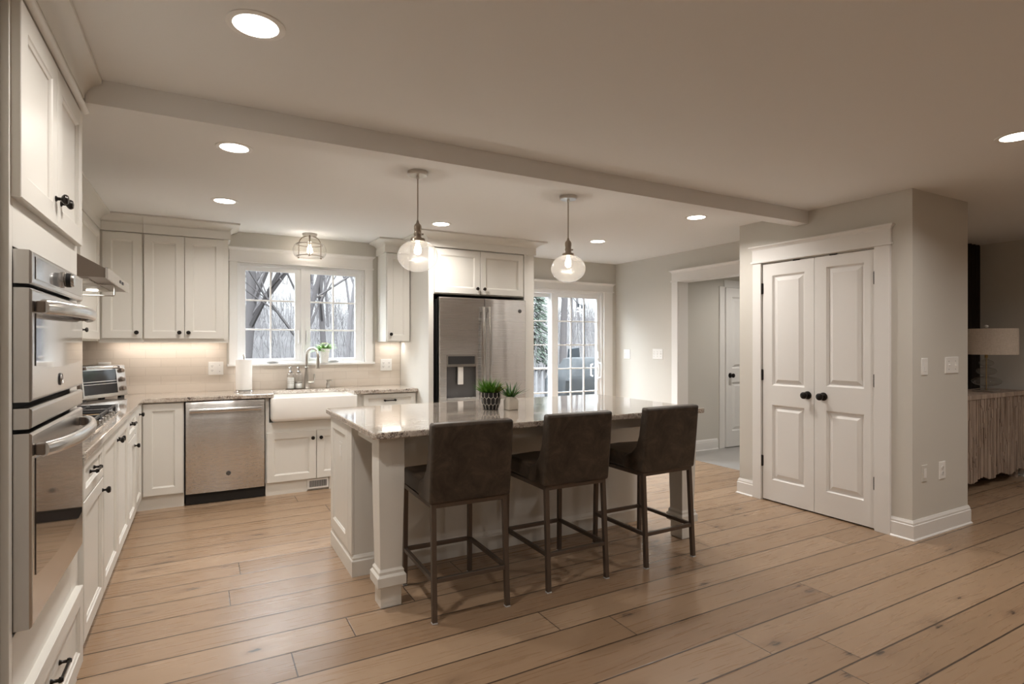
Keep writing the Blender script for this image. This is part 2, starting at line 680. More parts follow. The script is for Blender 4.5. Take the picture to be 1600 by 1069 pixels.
M['carved'] = make_carved()


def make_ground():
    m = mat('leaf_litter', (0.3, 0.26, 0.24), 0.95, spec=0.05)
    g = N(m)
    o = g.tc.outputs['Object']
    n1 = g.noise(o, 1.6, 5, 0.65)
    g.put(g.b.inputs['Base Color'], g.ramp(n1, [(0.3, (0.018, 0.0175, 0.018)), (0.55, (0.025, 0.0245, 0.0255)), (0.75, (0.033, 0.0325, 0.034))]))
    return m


M['ground'] = make_ground()


def make_weave():
    m = mat('white_woven_ceramic', (0.82, 0.82, 0.80), 0.5)
    g = N(m)
    o = g.tc.outputs['Object']
    x, y, z = g.xyz(o)
    an = g.math('ARCTAN2', y, x)
    a = g.math('SINE', g.math('ADD', g.math('MULTIPLY', an, 14.0), g.math('MULTIPLY', z, 260.0)))
    b = g.math('SINE', g.math('SUBTRACT', g.math('MULTIPLY', an, 14.0), g.math('MULTIPLY', z, 260.0)))
    g.bump(g.math('MAXIMUM', a, b), 0.5, 0.004)
    return m


M['weave'] = make_weave()

# ------------------------------------------------------------------ the setting
CEIL = 2.44
YW = 5.98          # inner face of the kitchen's window wall
XL = -1.06         # inner face of the kitchen's left wall
XR = 4.91          # inner face of the kitchen's right wall
XC = 4.30          # face of the closet wall
YP = 2.055         # face of the wall end beside the closet


def struct(name, mb, m, **k):
    return mb.build(name, m, kind='structure', **k)


struct('floor', MB().box(-1.2, 5.06, -3.45, 6.14, -0.1, 0.0).box(5.06, 7.55, -3.45, 2.95, -0.1, 0.0), M['floor'])
struct('floor_hall', MB().box(5.06, 7.55, 2.95, 5.25, -0.1, 0.002), M['tile_grey'])
struct('ceiling', MB().box(-1.2, 7.6, -3.45, 6.14, CEIL, CEIL + 0.12), M['ceiling'])

wb = MB()
for b in [(-1.2, 0.291, 0, CEIL), (0.291, 1.513, 0, 1.165), (0.291, 1.513, 2.149, CEIL), (1.513, 3.02, 0, CEIL),
          (3.02, 4.70, 2.05, CEIL), (4.70, 5.06, 0, CEIL)]:
    wb.box(b[0], b[1], YW, YW + 0.16, b[2], b[3])
struct('wall_back', wb, M['wall'])
struct('wall_left', MB().box(XL - 0.14, XL, 1.92, YW, 0, CEIL), M['wall'])
struct('wall_left_living', MB().box(-1.2, -0.463, -3.3, 1.905, 0, CEIL), M['wall'])
struct('wall_right', MB().box(XR, XR + 0.147, 4.83, YW, 0, CEIL).box(XR, XR + 0.147, 3.78, 4.83, 2.095, CEIL)
       .box(XR, XR + 0.147, 3.48, 3.78, 0, CEIL), M['wall'])
struct('wall_closet', MB().box(XC, XC + 0.12, YP, 2.302, 0, CEIL).box(XC, XC + 0.12, 2.302, 3.24, 2.064, CEIL)
       .box(XC, XC + 0.12, 3.24, 3.48, 0, CEIL).box(XC + 0.12, 5.094, YP, YP + 0.12, 0, CEIL)
       .box(4.97, 5.094, YP + 0.12, 3.48, 0, CEIL).box(XC + 0.12, 4.97, 3.36, 3.48, 0, CEIL), M['wall'])
struct('wall_dining', MB().box(5.094, 7.42, 2.90, 3.02, 0, CEIL), M['wall'])
struct('wall_right_living', MB().box(7.42, 7.56, -3.3, 5.2, 0, CEIL), M['wall'])
struct('wall_hall', MB().box(5.057, 7.42, 5.09, 5.21, 0, CEIL), M['wall'])
wr = MB().box(-1.2, 7.56, -3.45, -3.30, 0, CEIL)
struct('wall_behind', wr, M['wall'])

# boxed beam between kitchen and living room
struct('trim_beam', MB().box(-0.415, XC, 2.815, 2.935, 2.337, CEIL).box(-1.06, -0.425, 2.838, 2.935, 2.337, CEIL), M['ceiling'])

# tiled backsplash
bs = MB()
bs.box(XL, 0.20, YW - 0.009, YW, 0.905, 1.40).box(0.20, 1.62, YW - 0.009, YW, 0.905, 1.150)
bs.box(1.62, 1.897, YW - 0.009, YW, 0.905, 1.40).box(XL, XL + 0.009, 2.84, YW - 0.009, 0.905, 1.72)
struct('trim_backsplash', bs, M['tile'])


# door and window casing
def header(mb, fn, u0, u1, v0, v1):
    fbox(mb, fn, u0, u1, v0 + 0.016, v1 - 0.030, 0, 0.020)
    fbox(mb, fn, u0 - 0.010, u1 + 0.010, v0, v0 + 0.016, 0, 0.030)
    prof = [(0, 0), (0.022, 0), (0.026, 0.010), (0.036, 0.018), (0.044, 0.024), (0.044, 0.034), (0, 0.034)]
    e = [(u0, u1, n, v) for n, v in prof]
    loops = []
    for n, v in prof[1:-1]:
        k = max(0.0, n - 0.020)
        loops.append([fn(u0 - k, v1 - 0.034 + v, 0), fn(u1 + k, v1 - 0.034 + v, 0), fn(u1 + k, v1 - 0.034 + v, n), fn(u0 - k, v1 - 0.034 + v, n)])
    mb.loft(loops)


t = MB()
fn = NY(YW)
fbox(t, fn, 0.220, 0.291, 1.168, 2.150, 0, 0.020)
fbox(t, fn, 1.513, 1.592, 1.168, 2.150, 0, 0.020)
header(t, fn, 0.220, 1.592, 2.150, 2.292)
fbox(t, fn, 0.205, 1.610, 1.150, 1.170, 0, 0.045)      # stool
t.box(0.291, 1.513, YW - 0.001, YW + 0.06, 1.150, 1.170)
struct('trim_1', t, M['trim'], bevel=0.002)

t = MB()
fbox(t, fn, 4.70, 4.842, 0, 2.050, 0, 0.020)
header(t, fn, 2.90, 4.852, 2.050, 2.172)
struct('trim_2', t, M['trim'], bevel=0.002)

t = MB()
fn = NX(XR)
fbox(t, fn, 4.83, 4.925, 0, 2.095, 0, 0.020)
header(t, fn, 3.72, 4.925, 2.095, 2.235)
t.box(XR - 0.001, XR + 0.150, 4.826, 4.83, 0, 2.091)   # jamb lining
t.box(XR - 0.001, XR + 0.150, 3.78, 4.826, 2.091, 2.095)
struct('trim_3', t, M['trim'], bevel=0.002)

t = MB()
fn = NX(XC)
fbox(t, fn, 2.190, 2.297, 0, 2.070, 0, 0.020)
fbox(t, fn, 3.245, 3.328, 0, 2.070, 0, 0.020)
header(t, fn, 2.186, 3.332, 2.070, 2.218)
t.box(XC, XC + 0.12, 2.297, 2.302, 0, 2.064).box(XC, XC + 0.12, 3.24, 3.245, 0, 2.064).box(XC, XC + 0.12, 2.297, 3.245, 2.061, 2.068)
struct('trim_4', t, M['trim'], bevel=0.002)


# baseboards: profile swept along a floor path, d = side the board stands out to
def baseboard(name, path, h=0.137):
    prof = [(0, 0), (0.024, 0), (0.024, 0.006), (0.016, 0.014), (0.016, h - 0.034), (0.012, h - 0.030), (0.012, h - 0.018), (0.007, h - 0.006), (0.005, h), (0, h)]
    mb = MB()
    loops = []
    n = len(path)
    for i, p in enumerate(path):
        p = Vector((p[0], p[1], 0))
        d0 = (p - Vector((*path[i - 1], 0))).normalized() if i else None
        d1 = (Vector((*path[i + 1], 0)) - p).normalized() if i < n - 1 else None
        nrm = []
        for d in (d0, d1):
            if d is not None:
                nrm.append(Vector((d.y, -d.x, 0)))
        if len(nrm) == 2:
            m_ = (nrm[0] + nrm[1])
            m_ = m_ / (m_.length_squared / 2)
        else:
            m_ = nrm[0]
        loops.append([p + m_ * a + Vector((0, 0, b)) for a, b in prof])
    mb.loft(loops)
    return struct(name, mb, M['trim'])


baseboard('baseboard_closet', [(XC, 2.189), (XC, YP), (5.094, YP), (5.094, 2.88)])
baseboard('baseboard_passage', [(XC + 0.10, 3.48), (XC, 3.48), (XC, 3.329)])
baseboard('baseboard_right', [(XR, YW - 0.03), (XR, 4.926)])
baseboard('baseboard_hall', [(5.06, 5.09), (5.86, 5.09)])
baseboard('baseboard_dining', [(5.10, 2.90), (7.415, 2.90), (7.415, -3.2)])
baseboard('baseboard_living', [(-0.463, -3.2), (-0.463, 1.90)])


# ------------------------------------------------------------------ small hardware builders
def flathe(mb, fn, u, v, prof, seg=16):
    loops = [[fn(u + r * cos(2 * pi * i / seg), v + r * sin(2 * pi * i / seg), n) for i in range(seg)] for r, n in prof]
    return mb.loft(loops)


KNOB = [(0.0095, 0), (0.0095, 0.003), (0.0055, 0.006), (0.005, 0.014), (0.0115, 0.018), (0.0165, 0.023), (0.0170, 0.028), (0.0130, 0.034), (0.004, 0.036)]


def knob(fn, u, v, n, parent, name='knob', k=1.0):
    return flathe(MB(), fn, u, v, [(r * k, n + h * k) for r, h in KNOB]).build(name, M['bronze'], parent, smooth=True)


def pull(fn, u, v, n, parent, half=0.05):
    mb = MB()
    for s in (-1, 1):
        flathe(mb, fn, u + s * half, v, [(0.010, n), (0.008, n + 0.004), (0.005, n + 0.010), (0.006, n + 0.026)], 10)
        flathe(mb, fn, u + s * half, v, [(0.009, n + 0.022), (0.010, n + 0.028), (0.006, n + 0.035)], 10)
    fbox(mb, fn, u - half, u + half, v - 0.005, v + 0.005, n + 0.025, n + 0.033)
    return mb.build('handle', M['bronze'], parent, smooth=True)


def shaker(fn, u0, u1, v0, v1, t=0.020, rail=0.060):
    r = min(rail, (u1 - u0) * 0.28, (v1 - v0) * 0.30)
    return MB().rect(fn, u0, u1, v0, v1, [(0, 0), (0, t - 0.002), (0.002, t), (r, t), (r + 0.003, t - 0.004), (r + 0.010, t - 0.008), (r + 0.011, t - 0.012)])


def door(fn, u0, u1, v0, v1, parent, name='door', m='cabinet', n0=0.0, rail=0.060, t=0.020):
    return shaker(lambda u, v, n: fn(u, v, n + n0), u0, u1, v0, v1, t, rail).build(name, M[m], parent)


CROWN = [(0.0, 0.0), (0.004, 0.0), (0.006, 0.012), (0.014, 0.030), (0.028, 0.046), (0.046, 0.056), (0.052, 0.060), (0.052, 0.074), (0.0, 0.074)]


def crown(path, z0, parent, k=1.0, m='cabinet', bead=None, frieze=None, kx=1.75):
    """swept along path (walk so the outside is on the right-hand side)"""
    def sweep(prof, zb):
        mb = MB()
        loops = []
        n = len(path)
        for i, p in enumerate(path):
            p = Vector((p[0], p[1], 0))
            nr = []
            if i:
                d = (p - Vector((*path[i - 1], 0))).normalized()
                nr.append(Vector((d.y, -d.x, 0)))
            if i < n - 1:
                d = (Vector((*path[i + 1], 0)) - p).normalized()
                nr.append(Vector((d.y, -d.x, 0)))
            q = nr[0] if len(nr) == 1 else (nr[0] + nr[1]) / ((nr[0] + nr[1]).length_squared / 2)
            loops.append([p + q * a + Vector((0, 0, zb + b)) for a, b in prof])
        return mb.loft(loops)
    sweep([(a * kx, b * k) for a, b in CROWN], z0).build('crown_molding', M[m], parent, smooth=True, angle=28)
    if bead:
        pr = [(0, 0), (0.010, 0.002), (0.018, 0.008), (0.020, 0.014), (0.018, 0.020), (0, 0.022)]
        sweep(pr, bead).build('bead_molding', M[m], parent, smooth=True, angle=50)
    if frieze:
        sweep([(0, 0), (0.018, 0), (0.018, frieze[1] - frieze[0]), (0, frieze[1] - frieze[0])], frieze[0]).build('frieze', M[m], parent)


# ------------------------------------------------------------------ windows and doors
wn = bpy.data.objects.new('window_1', None)
COL.objects.link(wn)
wn['kind'] = 'structure'
fr = MB()
fr.box(0.291, 0.318, YW + 0.02, YW + 0.14, 1.170, 2.149).box(1.486, 1.513, YW + 0.02, YW + 0.14, 1.170, 2.149)
fr.box(0.318, 1.486, YW + 0.02, YW + 0.14, 2.122, 2.149).box(0.318, 1.486, YW + 0.02, YW + 0.14, 1.165, 1.188)
fr.box(0.872, 0.912, YW + 0.02, YW + 0.14, 1.188, 2.122)
fr.build('window_frame', M['vinyl'], wn, bevel=0.002)


def sash(x0, x1, z0, z1, gx0, gx1, gz0, gz1, y, nx, nz, parent, name='sash'):
    mb = MB()
    mb.box(x0, gx0, y - 0.02, y + 0.02, z0, z1).box(gx1, x1, y - 0.02, y + 0.02, z0, z1)
    mb.box(gx0, gx1, y - 0.02, y + 0.02, z0, gz0).box(gx0, gx1, y - 0.02, y + 0.02, gz1, z1)
    for i in range(1, nx):
        x = gx0 + (gx1 - gx0) * i / nx
        mb.box(x - 0.008, x + 0.008, y - 0.010, y + 0.010, gz0, gz1)
    for i in range(1, nz):
        z = gz0 + (gz1 - gz0) * i / nz
        mb.box(gx0, gx1, y - 0.0095, y + 0.0095, z - 0.008, z + 0.008)
    s = mb.build(name, M['vinyl'], parent, bevel=0.0015)
    MB().box(gx0 - 0.004, gx1 + 0.004, y - 0.002, y + 0.002, gz0 - 0.004, gz1 + 0.004).build('pane', M['pane'], s)
    return s


s1 = sash(0.318, 0.872, 1.188, 2.122, 0.364, 0.817, 1.217, 2.078, 6.04, 2, 3, wn)
s2 = sash(0.912, 1.486, 1.188, 2.122, 0.966, 1.420, 1.217, 2.078, 6.04, 2, 3, wn)
for x in (0.60, 1.19):
    c = MB().lathe([(0.055, 0), (0.052, 0.012), (0.030, 0.018), (0.012, 0.020)], (x, 5.985, 1.1885), 20)
    c.tube([(x - 0.05, 5.97, 1.203), (x, 5.96, 1.210), (x + 0.055, 5.97, 1.203)], 0.006)
    c.build('crank_handle', M['vinyl'], wn, smooth=True)
for x in (0.852, 0.932):
    MB().box(x - 0.008, x + 0.008, 5.992, 6.0195, 1.36, 1.50).box(x - 0.005, x + 0.005, 5.978, 5.992, 1.38, 1.47).build('lock_lever', M['vinyl'], wn, bevel=0.003)

sd = bpy.data.objects.new('door_4', None)
COL.objects.link(sd)
sd['kind'] = 'structure'
fr = MB()
fr.box(3.02, 3.06, YW + 0.01, YW + 0.15, 0, 2.05).box(4.672, 4.70, YW + 0.01, YW + 0.15, 0, 2.05)
fr.box(3.06, 4.672, YW + 0.01, YW + 0.15, 2.012, 2.05).box(3.06, 4.672, YW + 0.01, YW + 0.15, 0.0, 0.03)
fr.build('door_frame', M['vinyl'], sd, bevel=0.002)
sash(3.06, 3.985, 0.03, 2.012, 3.16, 3.905, 0.12, 1.965, 6.095, 3, 6, sd, 'fixed_panel')
sl = sash(3.905, 4.672, 0.03, 2.012, 4.000, 4.628, 0.12, 1.965, 6.04, 3, 6, sd, 'sliding_panel')
h = MB()
h.box(4.638, 4.662, 6.008, 6.02, 0.88, 1.14)
h.tube([(4.650, 6.012, 0.91), (4.650, 5.965, 0.915), (4.650, 5.955, 0.94), (4.650, 5.955, 1.08), (4.650, 5.965, 1.105), (4.650, 6.012, 1.11)], 0.010)
h.build('handle', M['vinyl'], sl, smooth=True)
h = MB().tube([(4.605, 6.09, 0.93), (4.605, 6.125, 0.94), (4.605, 6.125, 1.08), (4.605, 6.09, 1.09)], 0.011).box(4.632, 4.640, 6.005, 6.02, 1.17, 1.26)
h.build('handle', M['vinyl'], sl, smooth=True)


def panel_door(name, fn, u0, u1, z0, z1, panels, t=0.035):
    mb = MB()
    us = sorted({p[0] for p in panels})[0], sorted({p[1] for p in panels})[-1]
    fbox(mb, fn, u0, us[0], z0, z1, 0, t)
    fbox(mb, fn, us[1], u1, z0, z1, 0, t)
    zs = [z0]
    for p in sorted(panels, key=lambda q: q[2]):
        zs += [p[2], p[3]]
    zs.append(z1)
    for a in range(0, len(zs), 2):
        fbox(mb, fn, us[0], us[1], zs[a], zs[a + 1], 0, t)
    for p in panels:
        mb.rect(fn, p[0], p[1], p[2], p[3], [(-0.0005, 0), (-0.0005, t - 0.0005), (0.005, t - 0.006), (0.012, t - 0.018), (0.020, t - 0.019), (0.048, t - 0.004), (0.051, t - 0.001)], back=True)
    o = mb.build(name, M['trim'], kind='structure')
    return o


fn = NX(XC + 0.035)
d1 = panel_door('door_1', fn, 2.7685, 3.236, 0.012, 2.056, [(2.850, 3.146, 1.005, 1.952), (2.850, 3.146, 0.192, 0.838)])
d2 = panel_door('door_2', fn, 2.306, 2.7645, 0.012, 2.056, [(2.378, 2.667, 1.028, 1.968), (2.378, 2.667, 0.197, 0.836)])
for d, ky, hy in ((d1, 2.822, 3.240), (d2, 2.690, 2.301)):
    kk = MB()
    flathe(kk, NX(XC), ky, 0.945, [(0.033, 0), (0.032, 0.006), (0.026, 0.010), (0.012, 0.012), (0.011, 0.030), (0.022, 0.036), (0.0285, 0.046), (0.0275, 0.058), (0.018, 0.066), (0.004, 0.068)], 24)
    kk.build('knob', M['bronze'], d, smooth=True)
    for z in (1.845, 1.092, 0.342):
        hb = MB()
        fbox(hb, NX(XC), hy - 0.010, hy + 0.010, z - 0.045, z + 0.045, 0.0005, 0.004)
        hb.tube([(XC - 0.006, hy, z - 0.048), (XC - 0.006, hy, z + 0.048)], 0.006)
        hb.build('hinge', M['bronze'], d, smooth=True)
    cy = 2.92 if d is d1 else 2.61
    fbox(MB(), NX(XC), cy - 0.03, cy + 0.03, 2.054, 2.062, -0.02, 0.003).build('catch', M['bronze'], d)

fn = NY(5.088)
d3 = panel_door('door_3', fn, 5.985, 6.70, 0.012, 2.10, [(6.10, 6.58, 1.04, 1.98), (6.10, 6.58, 0.22, 0.86)])
kk = MB()
flathe(kk, NY(5.053), 6.06, 0.95, [(0.033, 0), (0.032, 0.006), (0.012, 0.012), (0.011, 0.030), (0.022, 0.036), (0.0285, 0.046), (0.0275, 0.058), (0.018, 0.066), (0.004, 0.068)], 20)
kk.build('knob', M['bronze'], d3, smooth=True)
t = MB()
fbox(t, NY(5.09), 5.89, 5.983, 0, 2.115, 0, 0.018)
fbox(t, NY(5.09), 5.983, 6.80, 2.105, 2.20, 0, 0.018)
struct('trim_5', t, M['trim'], bevel=0.002)



def emblem(fn, u, v, n, parent):
    """round maker's badge: disc with a raised rim and a curled two-letter script monogram"""
    b = flathe(MB(), fn, u, v, [(0.020, n), (0.020, n + 0.002), (0.0175, n + 0.003)], 28).build('badge', M['badge'], parent, smooth=True)
    mb = MB()
    mb.tube([fn(u + 0.0185 * cos(2 * pi * i / 28), v + 0.0185 * sin(2 * pi * i / 28), n + 0.003) for i in range(28)], 0.0009, 5, closed=True)
    for s in (-1, 1):
        c_ = [(0.0105 * cos(a), 0.0085 * sin(a)) for a in [radians(q) for q in range(40, 330, 24)]]
        mb.tube([fn(u + s * 0.004 + x * 0.55, v + y * s, n + 0.0035) for x, y in c_], 0.0009, 5)
    for k in range(4):
        a = pi / 4 + k * pi / 2
        mb.tube([fn(u + 0.0125 * cos(a), v + 0.0125 * sin(a), n + 0.0035), fn(u + 0.016 * cos(a + 0.5), v + 0.016 * sin(a + 0.5), n + 0.0035)], 0.0009, 5)
    mb.build('monogram', M['steel_bar'], b, smooth=True)


# ------------------------------------------------------------------ tall oven cabinet
TX, TY0, TY1 = -0.445, 1.925, 2.832
T = thing('oven_cabinet', 'tall cream cabinet housing the double oven, two knobbed doors above and one drawer below', 'cabinet', (-0.75, 2.38, 0))
c = MB()
c.box(-1.05, TX - 0.018, TY0, TY0 + 0.02, 0.0, 2.36).box(-1.05, TX - 0.018, TY1 - 0.02, TY1, 0.0, 2.336)
c.box(-1.05, -1.03, TY0 + 0.02, TY1 - 0.02, 0.0, 2.336)
c.box(-1.03, TX - 0.018, TY0 + 0.02, TY1 - 0.02, 1.66, 2.336).box(-1.03, TX - 0.018, TY0 + 0.02, TY1 - 0.02, 0.08, 0.53)
c.build('carcass', M['cabinet'], T)
f = MB()
FX = PX(TX - 0.018)
fbox(f, FX, TY0, TY0 + 0.030, 0, 2.36, 0, 0.018)
fbox(f, FX, 2.70, TY1, 0, 2.336, 0, 0.018)
fbox(f, FX, TY0 + 0.030, 2.70, 1.622, 2.36, 0, 0.018)
fbox(f, FX, TY0 + 0.030, 2.70, 0.075, 0.575, 0, 0.018)
f.build('face_frame', M['cabinet'], T, bevel=0.0015)
fn = PX(TX)
for a, b, ky in ((1.938, 2.366, 2.335), (2.371, 2.800, 2.412)):
    d = door(fn, a, b, 1.752, 2.284, T, t=0.022, rail=0.066)
    knob(fn, ky, 1.838, 0.022, d)
d = door(fn, 1.950, 2.808, 0.085, 0.392, T, 'drawer', t=0.024, rail=0.062)
pull(fn, 2.38, 0.262, 0.012, d, 0.064)
tb = MB().box(-1.0, -0.52, TY0 + 0.03, TY1 - 0.05, 0.0, 0.078)
tb.build('toe_kick', M['cabinet'], T)
for y in (1.99, 2.792):
    MB().loft([[(TX - 0.05, y - 0.035, 0.0), (TX - 0.002, y - 0.030, 0.0), (TX - 0.002, y + 0.030, 0.0), (TX - 0.05, y + 0.035, 0.0)],
               [(TX - 0.05, y - 0.035, 0.075), (TX + 0.004, y - 0.036, 0.075), (TX + 0.004, y + 0.036, 0.075), (TX - 0.05, y + 0.035, 0.075)]]).build('foot', M['cabinet'], T, bevel=0.003)
fz = MB()
fbox(fz, PX(TX), TY0, 2.814, 2.30, 2.436, 0, 0.022)
fz.build('frieze', M['cabinet'], T)
crown([(TX + 0.022, 1.93), (TX + 0.022, 2.814)], 2.352, T, 1.17, kx=1.2)
bm_ = MB()
bm_.prism([(0, 0), (0.010, 0.002), (0.018, 0.008), (0.020, 0.014), (0.018, 0.020), (0, 0.022)], lambda p, t_: (TX + 0.022 + p[0], t_, 2.292 + p[1]), 1.93, 2.830)
bm_.build('bead_molding', M['cabinet'], T, smooth=True, angle=50)

# ------------------------------------------------------------------ double wall oven
O = thing('double_wall_oven', 'stainless steel double wall oven with two bowed handles, built into the tall cabinet', 'oven', (-0.60, 2.31, 0.58))
OX, OY0, OY1 = -0.405, 1.957, 2.695
body = MB().box(-0.95, TX - 0.001, OY0 + 0.004, OY1 - 0.004, 0.582, 1.616)
body.build('body', M['dark_gap'], O)
fnO = PX(TX + 0.0003)
TH = OX - (TX + 0.0003)


def steel_face(v0, v1, name):
    mb = MB()
    mb.rect(fnO, OY0, OY1, v0, v1, [(0, 0), (0, TH - 0.006), (0.004, TH - 0.001), (0.008, TH)])
    return mb.build(name, M['steel_oven'], O)


pn = steel_face(1.524, 1.616, 'control_panel')
MB().rect(PX(OX), OY0 + 0.035, OY1 - 0.04, 1.540, 1.602, [(0, 0), (0, 0.0015), (0.002, 0.002)]).build('display', M['display'], pn)
kb = MB()
flathe(kb, PX(OX + 0.002), 2.33, 1.571, [(0.026, 0), (0.026, 0.006), (0.022, 0.008), (0.021, 0.028), (0.019, 0.031)], 24)
kb.build('dial', M['steel_bar'], pn, smooth=True)
flathe(MB(), PX(OX + 0.002), 2.33, 1.571, [(0.0215, 0.009), (0.0235, 0.010), (0.0235, 0.022), (0.0215, 0.023)], 24).build('dial_grip', M['black'], pn, smooth=True)


def oven_door(v0, v1, g0, g1, hz, arc_d):
    d = steel_face(v0, v1, 'door')
    # glass with a bowed lower edge
    fg = PX(OX)
    ys = [OY0 + 0.036 + (OY1 - OY0 - 0.066) * i / 14 for i in range(15)]
    lo = [g0 - arc_d * (1 - ((i - 7) / 7.0) ** 2) for i in range(15)]
    ring0 = [fg(y, z, 0.0) for y, z in zip(ys, lo)] + [fg(ys[-1], g1, 0.0), fg(ys[0], g1, 0.0)]
    ring1 = [fg(y, z, 0.002) for y, z in zip(ys, lo)] + [fg(ys[-1], g1, 0.002), fg(ys[0], g1, 0.002)]
    MB().loft([ring0, ring1]).build('glass', M['oven_glass'], d)
    # bowed handle
    hb = MB()
    loops = []
    for i in range(17):
        s = i / 16
        y = OY0 + 0.035 + (OY1 - OY0 - 0.07) * s
        bow = 0.018 + 0.050 * (1 - (2 * s - 1) ** 2) ** 0.75
        x = OX + bow
        hh = 0.021
        loops.append([(x + 0.013 * cos(q) , y, hz + hh * sin(q)) for q in [2 * pi * k / 12 for k in range(12)]])
    hb.loft(loops)
    hb.build('handle', M['steel_bar'], d, smooth=True, angle=60)
    for y in (OY0 + 0.042, OY1 - 0.042):
        MB().box(OX + 0.001, OX + 0.022, y - 0.012, y + 0.012, hz - 0.016, hz + 0.016).build('handle_mount', M['steel_side'], d, bevel=0.003)
    return d


d = oven_door(1.203, 1.513, 1.300, 1.446, 1.464, 0.012)
emblem(PX(OX), 2.305, 1.247, 0.0005, d)
steel_face(1.130, 1.186, 'trim_strip')
oven_door(0.588, 1.118, 0.722, 1.045, 1.068, 0.020)

# ------------------------------------------------------------------ base cabinets on the left wall
BX = -0.452       # face frame plane; doors stand 0.02 in front
FB = PX(BX)


def base_left(label, y0, y1, loc_y, toe=True):
    c_ = thing('base_cabinet', label, 'cabinet', (-0.75, loc_y, 0))
    mb = MB().box(-1.04, BX, y0, y1, 0.115, 0.879)
    mb.build('carcass', M['cabinet'], c_)
    MB().box(-1.0, BX - 0.02, y0, y1, 0.0, 0.115).build('toe_kick', M['cabinet'], c_)
    return c_


c1 = base_left('cream base cabinet next to the tall oven cabinet, drawer with bar pull over one door', 2.845, 3.428, 3.13)
d = door(FB, 2.90, 3.419, 0.708, 0.872, c1, 'drawer', rail=0.040)
pull(FB, 3.16, 0.790, 0.010, d, 0.050)
d = door(FB, 2.90, 3.419, 0.112, 0.700, c1)
knob(FB, 3.385, 0.642, 0.020, d)
c2 = base_left('wide cream base cabinet under the gas cooktop with two tall doors', 3.430, 4.505, 3.96)
d = door(FB, 3.437, 3.962, 0.112, 0.872, c2)
knob(FB, 3.930, 0.805, 0.020, d)
d = door(FB, 3.968, 4.498, 0.112, 0.872, c2)
knob(FB, 4.002, 0.805, 0.020, d)
c3 = base_left('narrow cream base cabinet past the cooktop, one drawer with bar pull over one door', 4.507, 4.955, 4.73)
d = door(FB, 4.514, 4.948, 0.708, 0.872, c3, 'drawer', rail=0.040)
pull(FB, 4.74, 0.800, 0.010, d, 0.050)
d = door(FB, 4.514, 4.948, 0.112, 0.700, c3)
knob(FB, 4.870, 0.625, 0.020, d)
# corner cabinet: one door on each run
c4 = thing('corner_base_cabinet', 'cream corner base cabinet with a tall door beside the dishwasher and a narrow side door', 'cabinet', (-0.75, 5.45, 0))
BY = 5.442        # frame plane of the back run
FY = NY(BY)
MB().box(-1.04, BX, 4.957, 5.965, 0.115, 0.879).box(BX, -0.137, BY, 5.965, 0.115, 0.879).build('carcass', M['cabinet'], c4)
MB().box(-1.0, BX - 0.02, 4.957, 5.965, 0.0, 0.115).box(BX - 0.02, -0.137, BY + 0.012, 5.965, 0.0, 0.115).build('toe_kick', M['cabinet'], c4)
d = door(FB, 4.965, 5.405, 0.112, 0.872, c4)
knob(FB, 5.215, 0.812, 0.020, d)
door(FY, -0.425, -0.142, 0.118, 0.872, c4)

# ------------------------------------------------------------------ dishwasher
D = thing('dishwasher', 'stainless steel dishwasher with a horizontal bar handle, under the granite counter', 'dishwasher', (0.178, 5.7, 0))
MB().box(-0.128, 0.484, 5.445, 5.96, 0.07, 0.872).build('body', M['dark_gap'], D)
MB().box(-0.126, 0.482, 5.452, 5.50, 0.002, 0.098).build('toe_kick', M['black'], D, bevel=0.002)
dd = MB()
loops = []
for i in range(9):
    x = -0.124 + 0.604 * i / 8
    b = 0.008 * (1 - (2 * i / 8 - 1) ** 2)
    loops.append([(x, 5.444, 0.100), (x, 5.418 - b, 0.100), (x, 5.412 - b, 0.110), (x, 5.412 - b, 0.845), (x, 5.420 - b, 0.872), (x, 5.444, 0.872)])
dd.loft(loops)
d = dd.build('door', M['steel'], D, smooth=True, angle=50)
hb = MB()
loops = []
for i in range(13):
    s = i / 12
    x = -0.096 + 0.548 * s
    y = 5.372 - 0.008 * (1 - (2 * s - 1) ** 2)
    loops.append([(x, y + 0.010 * cos(q), 0.800 + 0.018 * sin(q)) for q in [2 * pi * k / 10 for k in range(10)]])
hb.loft(loops)
hb.box(-0.094, -0.074, 5.374, 5.414, 0.788, 0.812).box(0.430, 0.450, 5.374, 5.414, 0.788, 0.812)
hb.build('handle', M['steel_bar'], D, smooth=True, angle=50)
emblem(NY(5.4045), 0.195, 0.250, 0, d)

# ------------------------------------------------------------------ sink base, sink, drawer base
c5 = thing('sink_base_cabinet', 'cream sink base cabinet with two knobbed doors below the white apron sink', 'cabinet', (0.91, 5.7, 0))
mb = MB().box(0.490, 1.342, BY, 5.965, 0.115, 0.655)
mb.box(0.490, 0.520, BY, 5.46, 0.655, 0.879).box(1.295, 1.342, BY, 5.46, 0.655, 0.879)
mb.build('carcass', M['cabinet'], c5)
MB().box(0.492, 0.842, BY + 0.006, 5.95, 0.0, 0.115).box(1.04, 1.342, BY + 0.006, 5.95, 0.0, 0.115).box(0.842, 1.04, BY + 0.03, 5.95, 0.0, 0.115).build('toe_kick', M['cabinet'], c5)
d = door(FY, 0.500, 0.921, 0.118, 0.565, c5)
knob(FY, 0.890, 0.497, 0.020, d)
d = door(FY, 0.927, 1.338, 0.118, 0.565, c5)
knob(FY, 0.962, 0.497, 0.020, d)
